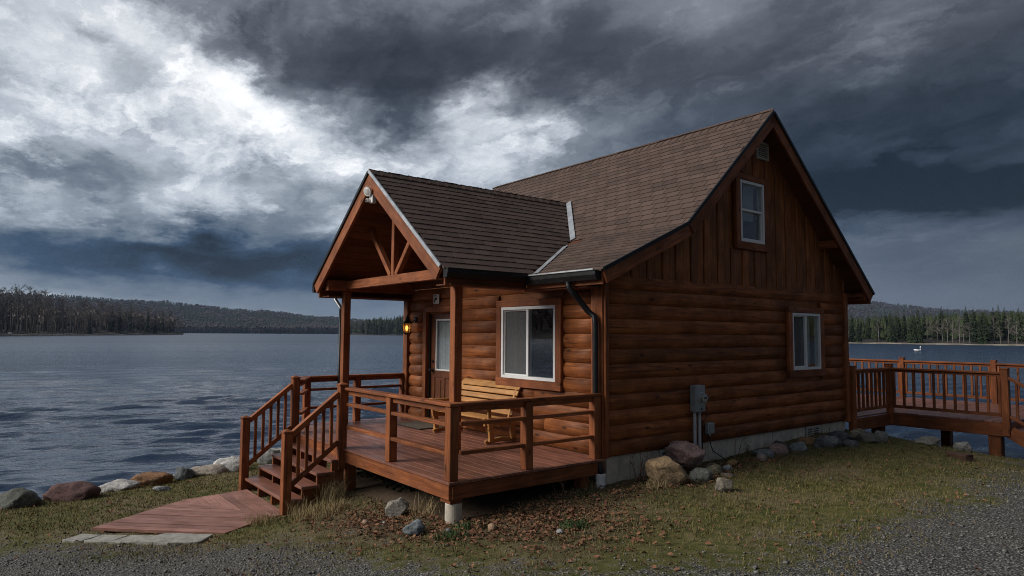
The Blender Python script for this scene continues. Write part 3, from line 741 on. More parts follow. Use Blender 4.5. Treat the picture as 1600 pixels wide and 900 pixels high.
# door
fr = FR(DOOR[0], DOOR[2], YF+.02); dw, dh = DOOR[1]-DOOR[0], DOOR[3]
V, F = [], []
gl = (.20, .72, .93, 1.86)
door = wall_back('door', FR(DOOR[0]+.03, .03, YF+.055), dw-.06, dh-.06, [(gl[0]-.03, gl[1]-.03, gl[2]-.03, gl[3]-.03), (.13, .37, .12, .78), (.47, .71, .12, .78)], .04, 'door_wood', .0, .0)
for a in (.13, .47):
    fbox('door_panel', door, FR(DOOR[0]+.03, .03, YF+.055), a, a+.24, .12, .78, -.035, -.014, 'door_wood', .004)
    fbox('door_panel', door, FR(DOOR[0]+.03, .03, YF+.055), a+.04, a+.20, .16, .74, -.013, -.003, 'door_wood', .006)
dfr = FR(DOOR[0], 0, YF+.055)
for a, b_, c, d in ((gl[0], gl[1], gl[2], gl[2]+.03), (gl[0], gl[1], gl[3]-.03, gl[3]), (gl[0], gl[0]+.03, gl[2]+.03, gl[3]-.03), (gl[1]-.03, gl[1], gl[2]+.03, gl[3]-.03)): fbox('glazing_frame', door, dfr, a, b_, c, d, -.02, .012, 'vinyl', .003)
fbox('pane', door, dfr, gl[0]+.03, gl[1]-.03, gl[2]+.03, gl[3]-.03, -.008, -.004, 'glass', 0)
V2, F2 = [], []
for i in range(61):
    u = gl[0]+.005+(gl[1]-gl[0]-.01)*i/60; dd = -.045+.010*math.sin(i*.95)+.004*math.sin(i*.31)
    V2 += [(u, gl[2], dd), (u, gl[3], dd)]
for i in range(60): F2.append((2*i, 2*i+2, 2*i+3, 2*i+1))
ob('lace_curtain', mesh(V2, F2, 'lace', True), door, dfr)
kn = lathe('door_handle', door, [(.034, 0), (.034, .008), (.012, .012), (.012, .045), (.030, .052), (.034, .068), (.024, .082), (.006, .086)], 'black', frame((DOOR[0]+.10, YF+.053, .93), (1, 0, 0), (0, 0, 1)), 16)
lathe('deadbolt', door, [(.028, 0), (.028, .012), (.02, .02)], 'black', frame((DOOR[0]+.10, YF+.053, 1.09), (1, 0, 0), (0, 0, 1)), 16)
dcs = empty('x', (0, 0, 0)) if False else None
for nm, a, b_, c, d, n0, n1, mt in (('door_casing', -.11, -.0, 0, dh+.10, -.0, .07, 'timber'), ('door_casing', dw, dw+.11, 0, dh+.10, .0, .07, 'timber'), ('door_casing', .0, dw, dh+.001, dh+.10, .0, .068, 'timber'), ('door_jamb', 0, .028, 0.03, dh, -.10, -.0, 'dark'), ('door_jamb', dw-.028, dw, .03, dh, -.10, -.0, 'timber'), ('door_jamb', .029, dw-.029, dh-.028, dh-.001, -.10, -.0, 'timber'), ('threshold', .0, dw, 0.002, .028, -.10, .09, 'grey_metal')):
    if d-c > b_-a:
        o = fr @ Vector(((a+b_)/2, c, (n0+n1)/2)); e = fr @ Vector(((a+b_)/2, d, (n0+n1)/2)); beam(nm, door, o, e, b_-a, n1-n0, mt, (0, -1, 0), .004)
    else: fbox(nm, door, fr, a, b_, c, d, n0, n1, mt, .004)
door['label'] = 'brown door with a half window and lace curtain'

# ------------------------------------------------------------------ roofs
TILE_W, TILE_E = 0.262, 0.145
def tile_arrays(fr, u, v, w_, seed):
    """one wedge-shaped tab, 8 corners in world space"""
    h_ = TILE_E+.05; b0, t0 = .016, .003
    loc = [(u, v, -.004), (u+w_, v, -.004), (u+w_, v+h_, -.006), (u, v+h_, -.006), (u, v, b0), (u+w_, v, b0), (u+w_, v+h_, t0), (u, v+h_, t0)]
    return [fr @ Vector(p) for p in loc]
TILE_F = [(3, 2, 1, 0), (4, 5, 6, 7), (0, 1, 5, 4), (1, 2, 6, 5), (2, 3, 7, 6), (3, 0, 4, 7)]
_tm = mesh([(0, 0, -.004), (TILE_W-.010, 0, -.004), (TILE_W-.010, TILE_E+.05, -.006), (0, TILE_E+.05, -.006), (0, 0, .016), (TILE_W-.010, 0, .016), (TILE_W-.010, TILE_E+.05, .003), (0, TILE_E+.05, .003)], TILE_F, 'shingle')
def shingles(parent, fr, U, Vlen, single, keep):
    """lay courses over a slope; single = pieces as objects, else one joined part"""
    V, F, T = [], [], []; row = 0; v = -.02; cnt = 0
    while v < Vlen-.03:
        off = -((row*0.37) % 1.0)*TILE_W; u = off
        while u < U:
            a, b_ = max(u, 0), min(u+TILE_W-.010, U)
            jv = random.uniform(-.006, .006)
            if b_-a > .04:
                c = fr @ Vector(((a+b_)/2, v+TILE_E/2, 0))
                if keep(c):
                    full = abs((b_-a)-(TILE_W-.010)) < 1e-6
                    if single and full:
                        mw = fr @ Matrix.Translation((a, v+jv, random.uniform(0, .003)))
                        ob('shingle', _tm, parent, mw); cnt += 1
                    else:
                        k = len(V); V += tile_arrays(fr, a, v+jv, b_-a, 0); F += [tuple(k+i for i in q) for q in TILE_F]; T += [random.random()]*6
            u += TILE_W
        v += TILE_E; row += 1
    if F:
        me = mesh(V, F, 'shingle'); me.attributes.new('tone', 'FLOAT', 'FACE').data.foreach_set('value', T)
        tag(ob('shingle_courses', me, parent), kind='stuff')
    return cnt
def slab(name, parent, pts, nrm, t, mat):
    """polygon in world space thickened downwards"""
    pts = [Vector(p) for p in pts]; n_ = Vector(nrm).normalized()*t; k = len(pts)
    V = pts+[p-n_ for p in pts]
    F = [tuple(range(k)), tuple(range(2*k-1, k-1, -1))]+[(i, k+i, k+(i+1) % k, (i+1) % k) for i in range(k)]
    return ob(name, mesh(V, F, mat), parent)
RX0, RX1 = -13.5, -5.87
PX, PHW, PAZ, PEZ, PY0 = -9.47, 2.15, 4.11, 2.46, 4.6      # porch ridge x, half width, apex z, eave z, front y
def porch_z(x): return PAZ-abs(x-PX)*(PAZ-PEZ)/PHW
T = .09
V, F = [], []
def addslab(pts, nrm):
    k = len(V); n_ = Vector(nrm).normalized()*T; q = len(pts)
    V.extend([Vector(p) for p in pts]+[Vector(p)-n_ for p in pts])
    F.extend([tuple(k+i for i in range(q)), tuple(k+i for i in range(2*q-1, q-1, -1))]+[(k+i, k+q+i, k+q+(i+1) % q, k+(i+1) % q) for i in range(q)])
sK = (KZ-EZ)/(KY-EY); sU = (RZ-KZ)/(RY-KY); sB = (BZ-RZ)/(BY-RY)
xk = PX+(PAZ-KZ)/(PAZ-PEZ)*PHW         # porch valley at the kink
xe = PX+(PAZ-EZ)/(PAZ-PEZ)*PHW         # porch valley at the eave
addslab([(RX0, KY, KZ), (RX1, KY, KZ), (RX1, RY, RZ), (RX0, RY, RZ)], (0, -sU, 1))
addslab([(xe, EY, EZ), (RX1, EY, EZ), (RX1, KY, KZ), (xk, KY, KZ)], (0, -sK, 1))
addslab([(RX1, BY, BZ), (RX0, BY, BZ), (RX0, RY, RZ), (RX1, RY, RZ)], (0, -sB, 1))
mroof = ob('main_roof', mesh(V, F, 'ceiling'), cabin)
V, F = [], []
pyb = RY-(RZ-PAZ)/sU                   # where the porch ridge meets the main roof
sP = (PAZ-PEZ)/PHW
def pslope(s):
    ev, kx_ = PX+s*PHW, PX+s*(xk-PX)
    pts = [(ev, PY0, PEZ), (ev, EY+.12, PEZ), (kx_, KY, KZ), (PX, pyb, PAZ), (PX, PY0, PAZ)]
    if s < 0: pts = pts[::-1]
    addslab(pts, (s*sP, 0, 1))
pslope(1); pslope(-1)
proof = ob('porch_roof', mesh(V, F, 'ceiling'), cabin)
off = Vector((0, 0, .006))
# porch right slope (single shingles), then the rest
ang = math.atan(sP); Lp = PHW/math.cos(ang)
fr_pr = frame((PX+PHW+.03, PY0-.02, PEZ-.03*sP+.008), (0, 1, 0), (-math.cos(ang), 0, math.sin(ang)))
def above_main(c): return c.z > roof_z(c.y)-.02
nsh = shingles(proof, fr_pr, 4.3, Lp+.03, True, above_main)
fr_pl = frame((PX-PHW-.03, 8.9, PEZ-.03*sP+.008), (0, -1, 0), (math.cos(ang), 0, math.sin(ang)))
shingles(proof, fr_pl, 4.32, Lp+.03, False, lambda c: c.z > roof_z(c.y)-.02 or c.y < EY)
aK = math.atan(sK); LK = (KY-EY)/math.cos(aK); aU = math.atan(sU); LU = (RY-KY)/math.cos(aU); aB = math.atan(-sB); LB = (BY-RY)/math.cos(aB)
fr_k = frame((RX0-.02, EY-.03, EZ-.03*sK+.008), (1, 0, 0), (0, math.cos(aK), math.sin(aK)))
shingles(mroof, fr_k, RX1-RX0+.05, LK+.06, False, lambda c: c.x > -7.9 and (c.z > porch_z(c.x)-.02 or c.x > PX+PHW))
fr_u = frame((RX0-.02, KY, KZ+.008), (1, 0, 0), (0, math.cos(aU), math.sin(aU)))
shingles(mroof, fr_u, RX1-RX0+.05, LU, False, lambda c: c.z > porch_z(c.x)-.02 or abs(c.x-PX) > PHW)
fr_b = frame((RX1+.02, BY+.03, BZ+.03*sB+.008), (-1, 0, 0), (0, -math.cos(aB), math.sin(aB)))
shingles(mroof, fr_b, RX1-RX0+.05, LB+.03, False, lambda c: True)
# ridge caps
def caps(parent, p0, p1, sa, sb, axis_):
    p0, p1 = Vector(p0), Vector(p1); L = (p1-p0).length; d = (p1-p0).normalized(); n_ = int(L/.17)
    side = Vector((0, 1, 0)) if axis_ == 'x' else Vector((1, 0, 0))
    for i in range(n_):
        a, b_ = p0+d*(L*i/n_-.03), p0+d*(L*(i+1)/n_)
        lift0, lift1 = Vector((0, 0, .020)), Vector((0, 0, .034))
        hw = .13
        V = []
        for p, l in ((a, lift0), (b_, lift1)):
            V += [p+l-side*hw+Vector((0, 0, -hw*sa)), p+l, p+l+side*hw+Vector((0, 0, -hw*sb))]
        V += [v-Vector((0, 0, .012)) for v in V]
        F = [(0, 1, 4, 3), (1, 2, 5, 4), (7, 6, 9, 10), (8, 7, 10, 11), (3, 4, 10, 9), (4, 5, 11, 10), (0, 6, 7, 1), (1, 7, 8, 2), (0, 3, 9, 6), (2, 8, 11, 5)]
        ob('ridge_cap', mesh(V, F, 'shingle'), parent)
caps(mroof, (RX0, RY, RZ+.012), (RX1+.04, RY, RZ+.012), sU, -sB, 'x')
caps(proof, (PX, pyb-.05, PAZ+.012), (PX, PY0-.03, PAZ+.012), sP, sP, 'y')
# rake boards (fascia) on the main gable, and the drip edge above them
def rake(parent, p0, p1, depth, t, mat, nx_, drip, drip_mat='black', lift=.0):
    p0, p1 = Vector(p0), Vector(p1); d = (p1-p0).normalized(); n_ = Vector(nx_)
    upv = n_.cross(d); upv = upv if upv.z > 0 else -upv
    beam('rake_board', parent, p0-upv*(depth/2+.012), p1-upv*(depth/2+.012), t, depth, mat, upv, .005)
    if drip: beam('drip_edge', parent, p0+upv*.008+n_*(t/2+.012), p1+upv*.008+n_*(t/2+.012), .026, .05, drip_mat, upv, .002)
xg = RX1+.02
rake(mroof, (xg, EY-.02, EZ), (xg, KY, KZ), .17, .04, 'timber', (1, 0, 0), True)
rake(mroof, (xg, KY+.01, KZ+.012), (xg, RY-.0, RZ), .17, .04, 'timber', (1, 0, 0), True)
rake(mroof, (xg, BY+.02, BZ), (xg, RY+.0, RZ), .17, .04, 'timber', (1, 0, 0), True)
# eave fascia boards
beam('fascia', mroof, (xe-.1, EY+.02, EZ-.10), (RX1, EY+.02, EZ-.10), .035, .16, 'timber')
beam('fascia', mroof, (RX0, BY-.02, BZ-.10), (RX1, BY-.02, BZ-.10), .035, .16, 'timber')
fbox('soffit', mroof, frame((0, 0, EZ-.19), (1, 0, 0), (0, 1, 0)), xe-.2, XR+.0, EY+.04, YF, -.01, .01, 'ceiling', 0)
# lookout beams carrying the rear overhang
for yy, zz_ in ((12.1, 3.26), (13.2, 2.40)):
    beam('lookout', mroof, (XR-.05, yy, roof_z(yy)-.20), (RX1-.01, yy, roof_z(yy)-.20), .10, .14, 'timber')
beam('soffit_beam', mroof, (XR+.15, YB+.0, BZ-.04), (XR+.15, BY-.05, BZ-.04), .25, .04, 'ceiling')
# porch rakes: thick boards, pale metal edge on the near one
yg = PY0+.0
rake(proof, (PX+PHW-.02, yg, PEZ+.0), (PX, yg, PAZ+.0), .20, .045, 'timber', (0, -1, 0), True, 'flash')
rake(proof, (PX-PHW+.02, yg+.001, PEZ+.0), (PX-.01, yg+.001, PAZ-.01), .20, .043, 'timber', (0, -1, 0), True, 'black')
# side beams, truss
PT = 5.05; bz = 2.445
for s in (-1, 1):
    xb = PX+s*1.79
    beam('side_beam', proof, (xb, PY0+.08, bz-.01), (xb, YF, bz-.01), .12, .19, 'timber')
    beam('rafter_tail', proof, (PX+s*(PHW-.06), PY0+.06, PEZ-.16), (PX+s*(PHW-.06), EY if s > 0 else YF, PEZ-.16), .035, .15, 'timber')
    fbox('porch_soffit', proof, frame((0, 0, PEZ-.215), (1, 0, 0), (0, 1, 0)), min(xb, PX+s*PHW), max(xb, PX+s*PHW), PY0+.12, EY+.1 if s > 0 else YF, -.008, .008, 'ceiling', 0)
beam('tie_beam', proof, (PX-1.72, PT, bz), (PX+1.72, PT, bz), .10, .145, 'timber')
beam('king_post', proof, (PX, PT, bz+.07), (PX, PT, PAZ-.12), .085, .085, 'timber', (0, 1, 0))
for s in (-1, 1):
    beam('truss_brace', proof, (PX+s*.09, PT, bz+.075), (PX+s*.80, PT, bz+.86), .08, .085, 'timber', (0, 1, 0))
# porch ceiling planks follow the slopes
for s in (-1, 1):
    for k in range(16):
        t = (k+.5)/16*(PHW-.12)/1; x_ = PX+s*(t+.02); z_ = PAZ-abs(x_-PX)*sP-.125
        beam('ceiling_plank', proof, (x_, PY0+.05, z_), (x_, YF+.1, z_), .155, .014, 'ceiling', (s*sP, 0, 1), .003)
# boards closing the house wall inside the porch gable
for k in range(8):
    z0 = ZT+.005+k*.19; hw = (PAZ-.15-z0)/sP
    if hw < .1: break
    hw2 = max((PAZ-.15-z0-.185)/sP, .02)
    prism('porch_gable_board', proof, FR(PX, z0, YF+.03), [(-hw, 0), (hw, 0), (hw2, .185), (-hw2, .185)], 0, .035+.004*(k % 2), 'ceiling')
# valley flashing
pv1, pv2, pv3 = Vector((PX+.04, pyb-.02, PAZ)), Vector((xk, KY, KZ)), Vector((xe, EY+.05, EZ+.02))
nu = Vector((0, -sU, 1)).normalized(); nk = Vector((0, -sK, 1)).normalized()
beam('valley_flashing', mroof, pv1+nu*.035+Vector((.07, 0, 0)), pv2+nu*.035+Vector((.07, 0, 0)), .10, .006, 'flash', nu, 0)
beam('valley_flashing', mroof, pv2+(pv3-pv2)*.22+nk*.03+Vector((.06, 0, 0)), pv3+nk*.03+Vector((.05, 0, 0)), .085, .006, 'flash', nk, 0)
# gutters (open troughs)
def gutter(p0, p1, out, cap0=True, mat='black'):
    p0, p1 = Vector(p0), Vector(p1); d = (p1-p0).normalized(); o = Vector(out)
    prof = [(0, .0), (.0, -.115), (.075, -.115), (.105, -.055), (.105, 0), (.118, .004), (.118, -.008), (.109, -.010), (.109, -.057), (.078, -.121), (-.006, -.121), (-.006, .0)]
    V = []
    for p in (p0, p1): V += [p+o*a+Vector((0, 0, b_)) for a, b_ in prof]
    k = len(prof); F = [(i, (i+1) % k, k+(i+1) % k, k+i) for i in range(k)]+[tuple(range(k)), tuple(range(2*k-1, k-1, -1))]
    g = ob('gutter', mesh(V, F, mat), cabin)
    for p in (p0, p1):
        V2 = [p+o*a+Vector((0, 0, b_))+d*e for e in (-.003, .003) for a, b_ in prof[:5]+[(0.0, 0)]]
        ob('end_cap', mesh(V2, [tuple(range(6)), tuple(range(11, 5, -1))]+[(i, 6+i, 6+(i+1) % 6, (i+1) % 6) for i in range(6)], mat), g)
    return g
gm_ = gutter((xe-.05, EY, EZ-.005), (RX1-.02, EY, EZ-.005), (0, -1, 0))
gp_ = gutter((PX+PHW+.012, PY0+.0, PEZ-.02), (PX+PHW+.012, EY-.02, PEZ-.02), (1, 0, 0))
gl_ = gutter((PX-PHW-.012, PY0+.0, PEZ-.02), (PX-PHW-.012, EY+.05, PEZ-.02), (-1, 0, 0))
beam('trim_strip', gm_, (xe+.05, EY-.118, EZ+.004), (RX1-.04, EY-.118, EZ+.004), .014, .02, 'flash', bev=.002)
def dspout(g, path, r, mat='black'):
    return tube('downspout', g, path, r, mat, 10)
dx, dy = XR-.055, YF-.135
dspout(gm_, [(-6.42, EY-.06, EZ-.12), (-6.42, EY-.06, EZ-.2), (-6.38, EY+.02, EZ-.30), (dx-.10, dy-.03, 1.90), (dx-.02, dy, 1.84), (dx, dy, 1.74), (dx, dy, .02), (dx+.01, dy+.0, -.03), (dx+.07, dy-.0, -.08), (dx+.09, dy, -.14), (dx+.09, dy, -.21)], .040)
lathe('drain_pipe', gm_, [(.062, -.14), (.062, -.03), (.066, -.03), (.066, -.012), (.062, -.012), (.062, .05), (.067, .05), (.067, .095), (.055, .10)], 'white_plastic', Matrix.Translation((dx+.09, dy, -.28)), 18)
dl = PX-PHW+.14
dspout(gl_, [(PX-PHW-.06, 5.02, PEZ-.14), (PX-PHW-.06, 5.02, PEZ-.22)], .035)
dspout(gl_, [(PX-PHW-.06, 5.02, PEZ-.20), (PX-PHW-.04, 5.02, PEZ-.26), (PX-PHW+.16, 5.03, PEZ-.40), (PX-PHW+.19, 5.03, PEZ-.46)], .034, 'flash')
dspout(gl_, [(PX-PHW+.19, 5.03, PEZ-.44), (PX-PHW+.19, 5.03, -.75)], .036)

# ------------------------------------------------------------------ porch deck, posts, rails
DX0, DX1, DY0 = -11.58, -6.17, 4.0
deck = ob('porch_deck', boxmesh(DX0+.3, DX1-.08, DY0+.5, YF-.0, -.185, -.035, 'ceiling', 0), cabin)
npk = 17; pw = (YF-.02-(DY0-.02))/npk
for k in range(npk):
    y0 = DY0-.02+k*pw; yc = y0+pw/2
    xl = DX0+max(0, (4.42-yc)/.42)*.80
    beam('deck_plank', deck, (xl, yc, -.0155+random.uniform(-.001, .001)), (DX1+.015, yc, -.0155), pw-.006, .03, 'deck', bev=.003)
fz = -.115
beam('deck_fascia', deck, (-10.78, DY0+.018, fz), (DX1-.02, DY0+.018, fz), .036, .16, 'timber')
beam('deck_fascia', deck, (DX1-.019, DY0+.037, fz), (DX1-.019, YF-.05, fz), .036, .158, 'timber')
beam('deck_fascia', deck, (-10.78, DY0+.018, fz), (DX0+.02, 4.42, fz), .036, .158, 'timber')
beam('deck_fascia', deck, (DX0+.02, 4.42, fz), (DX0+.02, YF, fz), .036, .156, 'timber')
for xx in np.linspace(DX0+.5, DX1-.5, 9): beam('joist', deck, (xx, DY0+.04, -.115), (xx, YF, -.115), .04, .15, 'ceiling', bev=0)
for x, y in ((-6.32, 4.13), (-11.3, 4.6), (-11.3, 6.1), (-6.32, 6.1)):
    g0 = gz(x, y)
    if x == -6.32 and y < 5:
        lathe('pier', deck, [(.094, g0-.2), (.094, -.262), (.086, -.252)], 'concrete', Matrix.Translation((x+.03, y, 0)), 24)
        fbox('pier_block', deck, frame((x, y, -.25), (1, 0, 0), (0, 1, 0)), -.10, .10, -.09, .06, -.0, .052, 'timber', .004)
    else: post('support_post', deck, x, y, g0-.2, -.19, .14, 'timber')
for x, y in ((-8.93, 4.12), (-10.75, 4.12)): post('support_post', deck, x, y, gz(x, y)-.25, -.19, .13, 'timber')
for s in (-1, 1):
    pst = post('porch_post', cabin, PX+s*1.79, PT, 0.001, bz-.105, .125, 'timber')
    fbox('post_cap', pst, frame((PX+s*1.79, PT, bz-.135), (1, 0, 0), (0, 1, 0)), -.075, .075, -.075, .075, -.012, .012, 'timber', .003)
rail = empty('porch_railing', (-8.9, 4.05, 0), cabin)
RT, R1, R2, PWD = .838, .60, .285, .112
RP = [(-6.245, 4.065), (-7.63, 4.065)]
for x, y in RP: post('rail_post', rail, x, y, .0, RT-.042, PWD, 'timber')
post('rail_post', rail, -6.245, 5.13, .0, RT-.042, PWD, 'timber'); post('rail_post', rail, -6.245, 6.27, .0, RT-.042, PWD, 'timber')
def railrun(p, q, levels=(R1, R2), top=True, cap=.14, inset=.056, mat='timber'):
    p, q = Vector((*p, 0)), Vector((*q, 0)); d = (q-p).normalized()
    if top:
        beam('top_rail', rail, p-d*.0+Vector((0, 0, RT-.020)), q+Vector((0, 0, RT-.020)), cap, .038, mat, bev=.006)
        beam('sub_rail', rail, p+d*inset+Vector((0, 0, RT-.075)), q-d*inset+Vector((0, 0, RT-.075)), .04, .065, mat)
    for z in levels: beam('rail', rail, p+d*inset+Vector((0, 0, z)), q-d*inset+Vector((0, 0, z)), .085, .042, mat)
railrun((-8.92, 4.05), (-7.63, 4.065)); railrun((-7.63, 4.065), (-6.175, 4.065))
railrun((-6.245, 3.995+.142), (-6.245, 5.13)); railrun((-6.245, 5.13), (-6.245, 6.325))
LX = -11.5
for x, y in ((LX, 4.46), (LX, 5.41), (LX, 6.36)): post('rail_post', rail, x, y, .0, RT-.042, PWD, 'timber')
railrun((LX, 4.40), (LX, 5.41)); railrun((LX, 5.41), (LX, 6.42)); railrun((-10.75, 4.06), (LX, 4.46), inset=.06)
# stairs
SX0, SX1 = -10.75, -8.93
st = empty('porch_stairs', (-9.84, 3.6, -.8), cabin)
TY = [3.83, 3.625, 3.42, 3.215]; TZ = [-.155, -.31, -.465, -.62]
for y, z in zip(TY, TZ):
    beam('tread', st, (SX0-.0, y+.13, z-.02), (SX1+.04, y+.13, z-.02), .262, .04, 'deck', bev=.006)
def stringer(x, w_):
    P = [(4.02, -.19)]
    for i, (y, z) in enumerate(zip(TY, TZ)): P += [(y+.24, -.041 if False else (TZ[i-1]-.041 if i else -.19)), (y+.24, z-.041), (y+.02, z-.041)]
    P += [(3.235, -.80), (3.40, -.86), (4.02, -.50)]
    pts = []
    for i, (y, z) in enumerate(zip(TY, TZ)):
        pts += [(y+.015, z-.042)]; 
        pts = pts if i == 0 else pts
    poly = [(4.02, -.45), (4.02, -.197), (TY[0]+.015, -.197)]
    for i in range(3): poly += [(TY[i]+.015, TZ[i+1]-.042), (TY[i+1]+.015, TZ[i+1]-.042)]
    poly += [(TY[3]+.015, -.82), (TY[3]+.16, -.86)]
    prism('stringer', st, frame((x, 0, 0), (0, 1, 0), (0, 0, 1)), poly, -w_/2, w_/2, 'timber')
for x in (SX0+.03, SX0+.65, SX0+1.22, SX1-.01): stringer(x, .042)
pr_top = lambda y: .835+(y-3.99)*.79
for x in (SX0, SX1):
    top = post('rail_post', st, x, 4.0-.02, -.29 if x == SX1 else -.19, .86, .115, 'timber')
    V = [(-.066, -.066, 0), (.066, -.066, 0), (.066, .066, 0), (-.066, .066, 0), (-.066, -.066, .018), (.066, -.066, .018), (.066, .066, .018), (-.066, .066, .018), (0, 0, .05)]
    capm = [(3, 2, 1, 0), (0, 1, 5, 4), (1, 2, 6, 5), (2, 3, 7, 6), (3, 0, 4, 7), (4, 5, 8), (5, 6, 8), (6, 7, 8), (7, 4, 8)]
    ob('post_cap', mesh(V, capm, 'timber'), st, Matrix.Translation((x, 3.98, .861)))
    post('rail_post', st, x, 3.215, -.86, .27, .115, 'timber')
    ob('post_cap', mesh(V, capm, 'timber'), st, Matrix.Translation((x, 3.215, .271)))
    xo = x-.0
    beam('stair_rail', st, (xo, 3.27, pr_top(3.27)-.03), (xo, 3.925, pr_top(3.925)-.03), .085, .07, 'timber')
    beam('stair_bottom_rail', st, (xo, 3.27, pr_top(3.27)-.70), (xo, 3.925, pr_top(3.925)-.70), .05, .065, 'timber')
    for k in range(5):
        y = 3.37+k*.114; post('baluster', st, xo, y, pr_top(y)-.69, pr_top(y)-.06, .040, 'timber', .003)
#PART3
# ------------------------------------------------------------------ things on and around the porch
# bench
bench = tag(empty('garden_bench', (-8.68, 6.05, 0)), 'honey coloured slatted pine bench under the front window', 'bench')
BX0, BX1 = -9.42, -7.93
for k in range(6):
    y = 5.80+k*.082; z = .375-.010*k+(.0 if k else -.008)
    beam('seat_slat', bench, (BX0-.04, y, z), (BX1+.04, y, z), .070, .024, 'pine', (0, .12 if k else -.25, 1), .006)
bk = [(6.215, .43, .20), (6.245, .525, .24), (6.275, .62, .30), (6.312, .71, .42), (6.355, .79, .75), (6.40, .838, 1.8)]
for k, (y, z, tl) in enumerate(bk):
    beam('back_slat', bench, (BX0-.04, y, z), (BX1+.04, y, z), .024, .078 if k < 5 else .06, 'pine', (0, tl, 1), .006)
def plank_path(name, x, pts, w_, t, mat):
    """a flat curved timber in the y-z plane at x, w_ deep, t thick"""
    V, F = [], []; P = [Vector((0, a, b_)) for a, b_ in pts]
    for i, p in enumerate(P):
        d = (P[min(i+1, len(P)-1)]-P[max(i-1, 0)]).normalized(); n_ = Vector((0, -d.z, d.y))
        for sx, sn in ((-1, -1), (1, -1), (1, 1), (-1, 1)): V.append(p+Vector((x+sx*t/2, 0, 0))+n_*sn*w_/2)
    for i in range(len(P)-1):
        for s in range(4): F.append((i*4+s, i*4+(s+1) % 4, i*4+4+(s+1) % 4, i*4+4+s))
    F += [(3, 2, 1, 0), tuple(len(V)-4+s for s in range(4))]
    o = ob(name, mesh(V, F, mat), bench)
    bv = o.modifiers.new('bevel', 'BEVEL'); bv.width = .005; bv.segments = 1
    return o
for x in (BX0+.03, BX1-.03):
    plank_path('back_frame', x, [(6.20, .31), (6.23, .42), (6.27, .54), (6.31, .65), (6.35, .74), (6.40, .81)], .075, .04, 'pine')
    plank_path('seat_rail', x, [(5.73, .315), (5.80, .325), (6.0, .31), (6.22, .30)], .115, .046, 'pine')
    plank_path('leg', x+.041*(1 if x > -8 else -1), [(5.80, .36), (5.825, .22), (5.84, .10), (5.835, .03)], .085, .046, 'pine')
    plank_path('leg', x+.041*(1 if x > -8 else -1), [(6.24, .34), (6.22, .20), (6.24, .05)], .085, .046, 'pine')
    plank_path('foot', x, [(5.76, .018), (5.80, .036), (5.88, .042), (6.05, .055), (6.22, .042), (6.32, .024)], .062, .05, 'pine')
    plank_path('arm_post', x+.041*(1 if x > -8 else -1), [(5.80, .34), (5.795, .50)], .055, .035, 'pine')
    a = beam('arm', bench, (x+.03*(1 if x > -8 else -1), 5.74, .525), (x+.03*(1 if x > -8 else -1), 6.33, .512), .115, .042, 'pine', bev=.014)
    lathe('arm_end', bench, [(.026, -.058), (.034, -.052), (.034, .052), (.026, .058)], 'pine', frame((x+.03*(1 if x > -8 else -1), 5.74, .518), (0, 1, 0), (0, 0, 1)), 14)
beam('stretcher', bench, (BX0+.03, 6.03, .27), (BX1-.03, 6.03, .27), .03, .07, 'pine')
# doormat
matv = empty('doormat', (-10.2, 6.1, 0)); tag(matv, 'dark rectangular doormat in front of the cabin door', 'doormat')
fbox('mat_body', matv, frame((-10.25, 6.03, .004), (1, 0, 0), (0, 1, 0)), -.44, .44, -.27, .27, 0, .014, 'mat', .004)
fbox('mat_border', matv, frame((-10.25, 6.03, .003), (1, 0, 0), (0, 1, 0)), -.47, .47, -.30, .30, 0, .008, 'cable', .003)
# wall lantern
LXp, LY, LZ = -11.09, 6.19, 1.70
lan = tag(empty('wall_lantern', (LXp, YF-.06, LZ+.15)), 'lit black carriage lantern on the wall left of the door', 'lantern')
lathe('backplate', lan, [(.055, 0), (.055, .012), (.04, .024), (.015, .03)], 'black', frame((LXp, YF-.04, LZ+.15), (1, 0, 0), (0, 0, 1)), 18)
tube('bracket', lan, [(LXp, YF-.06, LZ+.14), (LXp, YF-.12, LZ+.10), (LXp, YF-.17, LZ+.12), (LXp, YF-.21, LZ+.20), (LXp, LY, LZ+.21)], .012, 'black', 8)
def hexring(name, parent, prof, mat, closed=True):
    V, F = [], []
    for r, z in prof:
        for s in range(6): V.append((LXp+r*math.cos(s*math.pi/3), LY+r*math.sin(s*math.pi/3), LZ+z))
    for i in range(len(prof)-1):
        for s in range(6): F.append((i*6+s, i*6+(s+1) % 6, i*6+6+(s+1) % 6, i*6+6+s))
    if closed: F += [tuple(range(5, -1, -1)), tuple(len(V)-6+s for s in range(6))]
    return ob(name, mesh(V, F, mat), parent)
hexring('roof_cap', lan, [(.092, .085), (.096, .092), (.05, .135), (.03, .145), (.028, .185), (.012, .195), (.012, .215), (.004, .24)], 'black')
hexring('base', lan, [(.03, -.125), (.062, -.10), (.066, -.088)], 'black')
for s in range(6):
    a = s*math.pi/3; a2 = (s+1)*math.pi/3
    p = lambda r, z, t: Vector((LXp+r*math.cos(t), LY+r*math.sin(t), LZ+z))
    tube('glazing_bar', lan, [p(.062, -.09, a), p(.085, .088, a)], .0055, 'black', 6)
    V = [p(.060, -.085, a), p(.060, -.085, a2), p(.081, .085, a2), p(.081, .085, a)]; V += [v+(Vector((LXp, LY, v.z))-v)*.05 for v in V]
    ob('pane', mesh(V, [(0, 1, 2, 3), (7, 6, 5, 4), (0, 4, 5, 1), (2, 6, 7, 3), (1, 5, 6, 2), (3, 7, 4, 0)], 'lantern_glass'), lan)
lathe('bulb', lan, [(.008, -.06), (.022, -.03), (.028, .0), (.02, .03), (.006, .045)], 'bulb', Matrix.Translation((LXp, LY, LZ)), 14)
